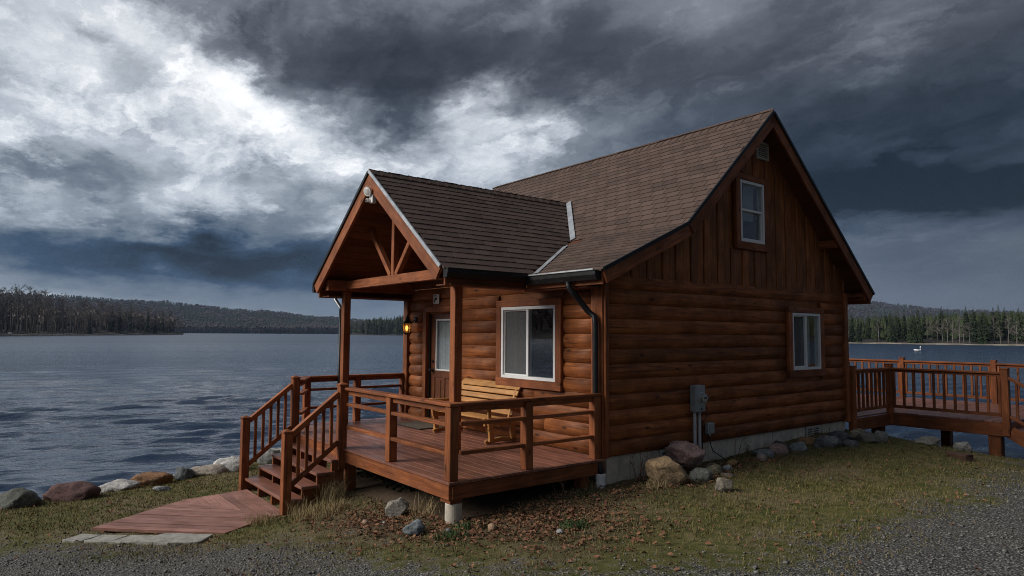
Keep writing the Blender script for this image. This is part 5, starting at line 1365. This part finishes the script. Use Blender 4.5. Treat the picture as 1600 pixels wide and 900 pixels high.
# far point trees
for k in range(60):
    az = -66+(k+rr.random())*(8.0/60); r = md_r(az)[0]+4+rr.random()*35; x_, y_ = pol(az, r)
    if az < -64.1 and rr.random() < .7: plant_tree('bare_tree', rr.choice(BARE), x_, y_, th(md_h, md_r, az, r), rr.uniform(.75, .95), rr.random()*6, 'pale leafless tree on the far point beyond the porch post', 'leafless trees on the far point')
    else: plant_tree('spruce_tree', rr.choice(CON), x_, y_, th(md_h, md_r, az, r), rr.uniform(1.15, 1.6), rr.random()*6, 'dark spruce on the far point beyond the porch', 'spruces on the far point')
# woods too dense to count: joined low crowns behind the front trees and on the hills
def wood_mass(name, label, spots, mat, kind):
    rg = np.random.default_rng(len(spots)); n_ = len(spots); S = np.array(spots)   # x y z h w
    if kind == 'con':
        a = rg.random(n_)*6.28; V = []
        sd = 6
        ringlo = [np.stack([S[:, 0]+S[:, 4]*np.cos(a+k*6.283/sd)*rg.uniform(.6, 1.2, n_), S[:, 1]+S[:, 4]*np.sin(a+k*6.283/sd)*rg.uniform(.6, 1.2, n_), S[:, 2]+S[:, 3]*rg.uniform(.05, .25, n_)], -1) for k in range(sd)]
        ringhi = [np.stack([S[:, 0]+S[:, 4]*.5*np.cos(a+.5+k*6.283/sd)*rg.uniform(.5, 1.3, n_), S[:, 1]+S[:, 4]*.5*np.sin(a+.5+k*6.283/sd)*rg.uniform(.5, 1.3, n_), S[:, 2]+S[:, 3]*rg.uniform(.45, .65, n_)], -1) for k in range(sd)]
        top = np.stack([S[:, 0], S[:, 1], S[:, 2]+S[:, 3]], -1); mid = np.stack([S[:, 0], S[:, 1], S[:, 2]+S[:, 3]*.5], -1)
        V = np.stack(ringlo+ringhi+[top, mid], 1).reshape(-1, 3); B = np.arange(n_)*14; F = []
        for k in range(sd):
            F.append(np.stack([B+k, B+(k+1) % sd, B+13], -1)); F.append(np.stack([B+6+k, B+6+(k+1) % sd, B+12], -1))
    else:
        sd = 7; a = rg.random(n_)*6.28; pts = []
        for lv, (hh_, ww) in enumerate(((.30, .55), (.62, 1.0), (.86, .62))):
            for k in range(sd): 
                q = rg.uniform(.55, 1.25, n_); pts.append(np.stack([S[:, 0]+S[:, 4]*ww*q*np.cos(a+lv*.5+k*6.283/sd), S[:, 1]+S[:, 4]*ww*q*np.sin(a+lv*.5+k*6.283/sd), S[:, 2]+S[:, 3]*(hh_+rg.uniform(-.1, .1, n_))], -1))
        top = np.stack([S[:, 0], S[:, 1], S[:, 2]+S[:, 3]], -1); bot = np.stack([S[:, 0], S[:, 1], S[:, 2]], -1)
        V = np.stack(pts+[top, bot], 1).reshape(-1, 3); B = np.arange(n_)*(3*sd+2); F = []
        for k in range(sd):
            k2 = (k+1) % sd
            F.append(np.stack([B+k, B+k2, B+3*sd+1], -1)); F.append(np.stack([B+2*sd+k, B+2*sd+k2, B+3*sd], -1))
            for l in (0, 1): F.append(np.stack([B+l*sd+k, B+(l+1)*sd+k, B+l*sd+k2], -1))
    F = np.concatenate(F); return tag(ob(name, npmesh(V, F, mat)), label, kind='stuff')
sp = []; 
for k in range(5200):
    az = rr.uniform(-34, 62); t = rr.random()**.8; r0, r1 = rs_r(az); r = r0+14+t*(r1-r0-14); x_, y_ = pol(az, r); h_ = rr.uniform(7, 11)*interp(az, [(-33, .9), (-24, .88), (-18, 1.0), (-13, 1.1), (60, 1.1)])
    sp.append((x_, y_, th(rs_h, rs_r, az, r), h_, h_*.16))
wood_mass('spruce_wood', 'dense spruce wood behind the right shore', sp, 'needles', 'con')
sp = []
for k in range(2600):
    az = rr.uniform(-135, -78.3); r0, r1 = hl_r(az); r = r0+34+rr.random()*(r1-r0-34)
    if r1-r0 < 60: continue
    x_, y_ = pol(az, r); h_ = rr.uniform(9, 15); sp.append((x_, y_, th(hl_h, hl_r, az, r), h_, h_*.2))
wood_mass('headland_wood', 'dense leafless wood filling the left headland', sp, 'twigs', 'bare')
sp1, sp2 = [], []
for k in range(30000):
    az = rr.uniform(-135, 60) if k % 5 == 0 else rr.uniform(-27, -13) if k % 5 == 1 else rr.uniform(-90, -57); t = rr.random()**1.15*.82; x_, y_ = pol(az, 1500+850*t)
    z_ = fh_h(az, t); f = noise.noise(Vector((az*.55, t*7, 2.2)))+.6*noise.noise(Vector((az*1.7, t*16, 8)))
    if t < .03: f -= .5
    s = rr.uniform(.7, 1.2)
    if f > .02: sp1.append((x_, y_, z_-1, 10*s, 2.6*s))
    else: sp2.append((x_, y_, z_-1, 9*s+(8 if t < .05 else 0), 3.4*s))
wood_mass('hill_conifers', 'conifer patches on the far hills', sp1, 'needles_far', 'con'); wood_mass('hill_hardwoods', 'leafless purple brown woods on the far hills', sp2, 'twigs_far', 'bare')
sp = []
for k in range(900):
    az = rr.uniform(-65.6, -50); r0, r1 = md_r(az); r = r0+14+rr.random()*(r1-r0-14); x_, y_ = pol(az, r); h_ = rr.uniform(15, 24)*interp(az, [(-65.6, .75), (-63, 1)]); sp.append((x_, y_, th(md_h, md_r, az, r), h_, h_*.16))
wood_mass('conifer_wood', 'dense conifers behind the far point', sp, 'needles', 'con')
# small white boat drawn up on the headland shore
bo = tag(empty('rowing_boat', (*pol(-88.7, 472), -.6)), 'small white boat pulled up on the far left shore', 'boat')
V, F = [], []
for i in range(9):
    t = i/8; w_ = .75*math.sin(math.pi*(.12+.83*t))**.6; xx = -2+4*t; sheer = .25*(2*t-1)**2
    V += [(xx, -w_, .75+sheer), (xx, -w_*.6, .15), (xx, 0, 0), (xx, w_*.6, .15), (xx, w_, .75+sheer)]
for i in range(8):
    for j in range(4): F.append((i*5+j, i*5+5+j, i*5+6+j, i*5+1+j))
F += [(0, 1, 2, 3, 4), (44, 43, 42, 41, 40)]
bm_ = Matrix.Translation((*pol(-88.7, 472), -.25)) @ Matrix.Rotation(.25, 4, 'Z')
ob('hull', mesh(V, F, 'swan'), bo, bm_); ob('thwart', boxmesh(-.25, .05, -.62, .62, .55, .6, 'swan', 0), bo, bm_)
# swan on the lake
sx, sy = pol(-20.8, 150)
sw = tag(empty('swan', (sx, sy, -1.25)), 'white swan floating far out on the lake to the right', 'swan')
V, F = [], []
for i in range(9):
    t = i/8; r_ = .30*math.sin(math.pi*(.06+.9*t))**.7; c = Vector((-.55+1.1*t, 0, .14+.16*(1-t)**2.2))
    for s in range(10):
        a = 6.283*s/10; V.append(c+Vector((0, math.cos(a)*r_, math.sin(a)*r_*.75)))
for i in range(8):
    for s in range(10): F.append((i*10+s, i*10+(s+1) % 10, i*10+10+(s+1) % 10, i*10+10+s))
F += [tuple(range(9, -1, -1)), tuple(80+s for s in range(10))]
smw = Matrix.Translation((sx, sy, -1.27)) @ Matrix.Rotation(math.atan2(rt.y, rt.x), 4, 'Z') @ Matrix.Diagonal((1.15, 1.15, 1.15, 1))
body = ob('body', mesh(V, F, 'swan', True), sw, smw)
V, F = tube_data([(.42, 0, .18), (.56, 0, .36), (.55, 0, .55), (.48, 0, .72), (.52, 0, .84), (.62, 0, .84), (.70, 0, .79)], [.13, .09, .07, .06, .065, .065, .04], 8)
ob('neck', mesh(V, F, 'swan', True), sw, smw)
V, F = tube_data([(.69, 0, .80), (.80, 0, .75)], [.035, .012], 6); ob('bill', mesh(V, F, 'bill', True), sw, smw)
#PART5
# ------------------------------------------------------------------ ground cover
def gzv(x, y): return ground_z(x, y)
def region(n_, x0, x1, y0, y1):
    return RNG.uniform(x0, x1, n_), RNG.uniform(y0, y1, n_)
def in_deck(x, y): return ((x > -11.4) & (x < -6.3) & (y > 4.1) & (y < 13)) | ((x > -11.3) & (x < -6.16) & (y > 6.3) & (y < 13))
def in_walk(x, y):
    r = np.zeros(len(x), bool)
    for poly, _ in regs:
        k = np.ones(len(x), bool)
        for a, b_ in zip(poly, poly[1:]+poly[:1]): k &= ((b_[0]-a[0])*(y-a[1])-(b_[1]-a[1])*(x-a[0])) > -.02
        r |= k
    for pp in pav:
        k = np.ones(len(x), bool)
        for a, b_ in zip(pp, pp[1:]+pp[:1]): k &= ((b_[0]-a[0])*(y-a[1])-(b_[1]-a[1])*(x-a[0])) > -.0
        r |= k
    return r
def inview(x, y):
    vx = x*rt.x+y*rt.y; vz = x*math.sin(YAW)+y*math.cos(YAW); return (vz > 2.5) & (np.abs(vx/np.maximum(vz, .1)) < .84)
def surf(x, y):
    z = gzv(x, y); g = sdist(np.stack([x, y], -1), GRAVEL)
    for i in range(len(x)):
        p = Vector((x[i], y[i], 0)); z[i] += (.028*noise.noise(p*1.7)+.016*noise.noise(p*5.1)+.010*noise.noise(p*11))*(.55 if g[i] > .3 else 1)
    return z
# gravel stones
x, y = region(52000, -12, -.5, -.8, 13); g = sdist(np.stack([x, y], -1), GRAVEL); s_ = sdist(np.stack([x, y], -1), SHORE)
dist = np.hypot(x, y); pn = np.array([noise.noise(Vector((a*.8, b_*.8, 3)))+.5*noise.noise(Vector((a*3, b_*3, 9))) for a, b_ in zip(x, y)])
keep = inview(x, y) & (s_ > .2) & ~in_deck(x, y) & ~in_walk(x, y) & (RNG.random(len(x)) < np.clip((g+pn*1.1)/1.5+.22, .05, .9)) & (dist > 3)
x, y = x[keep], y[keep]; z = surf(x, y); n_ = len(x)
sz = .005+.011*RNG.random(n_)**2.2+np.where(RNG.random(n_) < .03, .012, 0)
base = np.array([(1, 0, 0), (-.5, .87, 0), (-.5, -.87, 0), (0, 0, .75), (.55, .75, .45), (-.95, .05, .4), (.5, -.8, .35), (0, 0, -.5)])
a = RNG.random(n_)*6.28; ca, sa_ = np.cos(a), np.sin(a)
jit = RNG.uniform(.6, 1.35, (n_, 8, 3)); P = base[None]*jit*sz[:, None, None]
X = P[..., 0]*ca[:, None]-P[..., 1]*sa_[:, None]+x[:, None]; Y = P[..., 0]*sa_[:, None]+P[..., 1]*ca[:, None]+y[:, None]; Z = P[..., 2]+z[:, None]+sz[:, None]*.25
F0 = np.array([(0, 4, 6), (4, 3, 6), (4, 5, 3), (5, 6, 3), (0, 6, 2), (6, 5, 2), (5, 1, 2), (5, 4, 1), (4, 0, 1), (0, 2, 7), (2, 1, 7), (1, 0, 7)])
F = (np.arange(n_)*8)[:, None, None]+F0[None]
tag(ob('gravel', npmesh(np.stack([X, Y, Z], -1).reshape(-1, 3), F.reshape(-1, 3), 'pebble')), 'loose grey crushed gravel on the drive', kind='stuff')
# short moss-grass and dead grass blades
def blades(name, label, x, y, h, wd, mat, lean=.6, kind='stuff', parent=None, z=None):
    z = surf(x, y) if z is None else z; n_ = len(x); a = RNG.random(n_)*6.28; l = RNG.uniform(.1, lean, n_); b2 = RNG.random(n_)*6.28
    dx_, dy_ = np.cos(a)*wd, np.sin(a)*wd; tx, ty = np.cos(b2)*h*l, np.sin(b2)*h*l; hz = h*np.sqrt(np.maximum(1-l*l, .08))
    p0 = np.stack([x-dx_, y-dy_, z-.004], -1); p1 = np.stack([x+dx_, y+dy_, z-.004], -1)
    p2 = np.stack([x+dx_*.7+tx*.4, y+dy_*.7+ty*.4, z+hz*.6], -1); p3 = np.stack([x-dx_*.7+tx*.4, y-dy_*.7+ty*.4, z+hz*.6], -1); p4 = np.stack([x+tx, y+ty, z+hz], -1)
    V = np.stack([p0, p1, p2, p3, p4], 1).reshape(-1, 3); B = np.arange(n_)*5
    F = np.concatenate([np.stack([B, B+1, B+2], -1), np.stack([B, B+2, B+3], -1), np.stack([B+3, B+2, B+4], -1)])
    o = ob(name, npmesh(V, F, mat), parent)
    return tag(o, label, kind=kind)
x, y = region(230000, -14.2, -1, -.8, 14.2); g = sdist(np.stack([x, y], -1), GRAVEL); s_ = sdist(np.stack([x, y], -1), SHORE)
pn = np.array([noise.noise(Vector((a*.9, b_*.9, 13)))+.5*noise.noise(Vector((a*3, b_*3, 19))) for a, b_ in zip(x, y)])
lit = np.exp(-(((x+5.6)/1.1)**2+((y-4.7)/.9)**2))*.75+np.exp(-(((x+7.2)/1.0)**2+((y-3.5)/.5)**2))*.6
keep = inview(x, y) & (s_ > .3) & ~in_deck(x, y) & ~in_walk(x, y) & (RNG.random(len(x)) < np.clip(.60+pn*.7-g*.7-lit, 0.0, 1))
x, y = x[keep], y[keep]; n_ = len(x)
blades('turf', 'short mossy and dead grass round the cabin', x, y, RNG.uniform(.014, .052, n_), RNG.uniform(.0022, .005, n_), 'grass', .95)
# fallen leaves
x, y = region(150000, -13, -1.5, 0, 12.5); g = sdist(np.stack([x, y], -1), GRAVEL); s_ = sdist(np.stack([x, y], -1), SHORE)
den_ = np.exp(-(((x+5.5)/.9)**2+((y-4.75)/.75)**2))*.55+np.exp(-(((x+7.1)/1.0)**2+((y-3.55)/.45)**2))*.30+np.exp(-(((x+5.75)/.30)**2+((y-7.6)/2.0)**2))*.30+np.exp(-(((x+6.6)/1.0)**2+((y-3.9)/.4)**2))*.25+.012
keep = inview(x, y) & (s_ > .3) & ~in_walk(x, y) & ~in_deck(x, y) & (RNG.random(len(x)) < 1.5*den_*np.where(g > .4, .25, 1))
x, y = x[keep], y[keep]; z = surf(x, y)+.008; n_ = len(x)
L = RNG.uniform(.011, .031, n_); Wd = L*RNG.uniform(.45, .75, n_); a = RNG.random(n_)*6.28; u_ = np.stack([np.cos(a), np.sin(a), RNG.uniform(-.5, .5, n_)], -1); v_ = np.stack([-np.sin(a), np.cos(a), RNG.uniform(-.6, .6, n_)], -1)
c = np.stack([x, y, z+RNG.uniform(0, .02, n_)], -1); cur = np.stack([np.zeros(n_), np.zeros(n_), RNG.uniform(.003, .016, n_)], -1)
V = np.stack([c-u_*L[:, None], c-u_*L[:, None]*.2+v_*Wd[:, None]+cur, c+u_*L[:, None], c-u_*L[:, None]*.2-v_*Wd[:, None]+cur, c+u_*L[:, None]*.5+v_*Wd[:, None]*.7+cur*.6, c+u_*L[:, None]*.5-v_*Wd[:, None]*.7+cur*.6, c], 1).reshape(-1, 3)
B = np.arange(n_)*7; F = np.concatenate([np.stack([B+i, B+j, B+6], -1) for i, j in ((0, 1), (1, 4), (4, 2), (2, 5), (5, 3), (3, 0))])
tag(ob('fallen_leaves', npmesh(V, F, 'leaf')), 'brown fallen leaves lying in front of the porch', kind='stuff')
# cobbles and wet pebbles washing along the waterline
n0 = 5200; t = RNG.uniform(0, 1, n0); seg = SHORE[3:10]; ln = np.cumsum(np.r_[0, np.hypot(*np.diff(seg, axis=0).T)]); q = t*ln[-1]
x = np.interp(q, ln, seg[:, 0])+RNG.normal(.12, .22, n0); y = np.interp(q, ln, seg[:, 1])+RNG.normal(0, .2, n0); z = gzv(x, y); n_ = n0
sz = .015+.05*RNG.random(n_)**2.5; a = RNG.random(n_)*6.28; ca, sa_ = np.cos(a), np.sin(a)
P = base[None]*RNG.uniform(.6, 1.35, (n_, 8, 3))*sz[:, None, None]
X = P[..., 0]*ca[:, None]-P[..., 1]*sa_[:, None]+x[:, None]; Y = P[..., 0]*sa_[:, None]+P[..., 1]*ca[:, None]+y[:, None]; Z = P[..., 2]+z[:, None]+sz[:, None]*.3
tag(ob('shore_pebbles', npmesh(np.stack([X, Y, Z], -1).reshape(-1, 3), ((np.arange(n_)*8)[:, None, None]+F0[None]).reshape(-1, 3), 'pebble')), 'pebbles along the water edge', kind='stuff')
# tufts and weeds: each its own thing
def tuft(name, label, cx, cy, n_, rad_, h0, h1, mat, cat, lean=.8, wd=.003):
    r_ = rad_*np.sqrt(RNG.random(n_)); a = RNG.random(n_)*6.28; x, y = cx+r_*np.cos(a), cy+r_*np.sin(a)
    e = tag(empty(name, (cx, cy, gz(cx, cy))), label, cat)
    blades('blades', None, x, y, RNG.uniform(h0, h1, n_), np.full(n_, wd), mat, lean, parent=e)
tuft('grass_tuft', 'tall dry grass clump beside the stair post', -8.75, 3.78, 320, .20, .10, .40, 'dry_grass', 'grass tuft')
tuft('grass_tuft', 'flattened straw coloured grass mound in front of the stairs', -8.25, 3.42, 700, .34, .06, .20, 'dry_grass', 'grass tuft', .99)
tuft('grass_tuft', 'dry grass wisps at the foot of the stair post', -8.72, 3.30, 130, .14, .08, .28, 'dry_grass', 'grass tuft')
tuft('grass_tuft', 'thin dead grass behind the grey rock under the porch', -6.85, 4.12, 110, .22, .08, .30, 'dry_grass', 'grass tuft')
tuft('grass_tuft', 'dry grass round the white drain pipe', -6.25, 6.20, 150, .16, .05, .18, 'dry_grass', 'grass tuft')
tuft('grass_tuft', 'dry grass tuft at the left foot of the tan boulder', -5.62, 6.72, 140, .14, .05, .15, 'dry_grass', 'grass tuft')
tuft('green_plant', 'small blue green leafy tuft among the leaves', -5.05, 4.78, 260, .14, .04, .10, 'green_tuft', 'plant', .9, .005)
tuft('green_plant', 'bright green tuft near the drive in front of the pier', -5.75, 3.75, 240, .16, .03, .09, 'green_tuft', 'plant', .9, .004)
tuft('green_plant', 'second green tuft right of the pier', -5.95, 4.02, 140, .10, .03, .10, 'green_tuft', 'plant', .9, .005)
tuft('grass_tuft', 'dead grass at the edge of the plank walkway', -8.72, 2.85, 260, .22, .04, .16, 'dry_grass', 'grass tuft')
def weed(label, cx, cy, n_, h_, seed):
    rr_ = random.Random(seed); e = tag(empty('dead_weed', (cx, cy, gz(cx, cy))), label, 'weed', 'dead weeds by the foundation'); z0 = gz(cx, cy)
    for k in range(n_):
        a = rr_.random()*6.28; t = rr_.uniform(.1, .45); hh_ = h_*rr_.uniform(.6, 1); p = Vector((cx+rr_.uniform(-.05, .05), cy+rr_.uniform(-.08, .08), z0-.02))
        d = Vector((math.cos(a)*t, math.sin(a)*t, 1)); q = p+d*hh_*.5+Vector((rr_.uniform(-.02, .02), rr_.uniform(-.02, .02), 0)); r_ = p+d*hh_
        V, F = tube_data([p, q, r_], [.0055, .004, .002], 5)
        for _ in range(3):
            b0 = q.lerp(r_, rr_.random()); b1 = b0+Vector((rr_.uniform(-1, 1), rr_.uniform(-1, 1), rr_.uniform(.4, 1)))*hh_*.22; tube_data([b0, b1], [.003, .0015], 4, V, F)
        ob('stem', mesh(V, F, 'stem'), e)
weed('dead weed stalks between drain pipe and tan boulder', -5.98, 6.80, 7, .42, 1); weed('single tall bare stalk right of the junction box', -5.95, 8.95, 2, .55, 2); weed('low dead stalks against the middle of the foundation', -6.0, 9.3, 5, .25, 3); weed('thin bare stalk left of the rear vent', -5.98, 11.7, 2, .45, 4); weed('dead stalks in front of the deck corner', -6.0, 5.5, 4, .30, 5)
# dark leafy shrubs in the shade below the porch
def shrub(label, cx, cy, rx, ry, h_, n_, seed):
    rg = np.random.default_rng(seed); z0 = gz(cx, cy); e = tag(empty('shrub', (cx, cy, z0)), label, 'shrub', 'shrubs under the porch')
    th_ = rg.random(n_)*6.28; r_ = np.sqrt(rg.random(n_)); zz_ = rg.random(n_)
    c = np.stack([cx+rx*r_*np.cos(th_), cy+ry*r_*np.sin(th_), z0+h_*zz_*(1-.4*r_)], -1)
    u_ = rg.normal(0, 1, (n_, 3)); u_ /= np.linalg.norm(u_, axis=1)[:, None]; w_ = np.cross(u_, rg.normal(0, 1, (n_, 3))); w_ /= np.linalg.norm(w_, axis=1)[:, None]
    L = rg.uniform(.02, .045, n_)[:, None]; V = np.stack([c-u_*L, c+w_*L*.5, c+u_*L, c-w_*L*.5], 1).reshape(-1, 3); B = np.arange(n_)*4
    ob('leaves', npmesh(V, np.stack([B, B+1, B+2, B+3], -1), 'shrub_leaf'), e)
    Vs, Fs = [], []
    for k in range(9):
        a = rg.random()*6.28; tube_data([(cx+.1*math.cos(a), cy+.1*math.sin(a), z0-.03), (cx+rx*.7*math.cos(a), cy+ry*.7*math.sin(a), z0+h_*.8)], [.008, .003], 5, Vs, Fs)
    ob('stems', mesh(Vs, Fs, 'stem'), e)
shrub('dark leafy shrub under the porch next to the stair post', -8.35, 4.75, .55, .35, .42, 1500, 1); shrub('dark leafy shrub under the middle of the porch', -7.5, 4.85, .5, .3, .34, 1300, 2); shrub('dark leafy shrub behind the stairs under the porch', -9.4, 4.9, .6, .35, .50, 1500, 3)

# ------------------------------------------------------------------ humid air over the lake
m = bpy.data.materials.new('haze'); m.use_nodes = True; nt = m.node_tree; nt.nodes.clear(); MATS['haze'] = m
pv = N(nt, 'ShaderNodeVolumePrincipled', {'Color': (0.50, 0.66, 0.95, 1), 'Density': 0.00007, 'Anisotropy': 0.0}); oo = N(nt, 'ShaderNodeOutputMaterial'); nt.links.new(pv.outputs[0], oo.inputs['Volume'])
hz = ob('haze', boxmesh(-3100, 3100, -3100, 3100, -8, 190, 'haze', 0)); tag(hz, 'thin blue haze over the lake', kind='stuff')
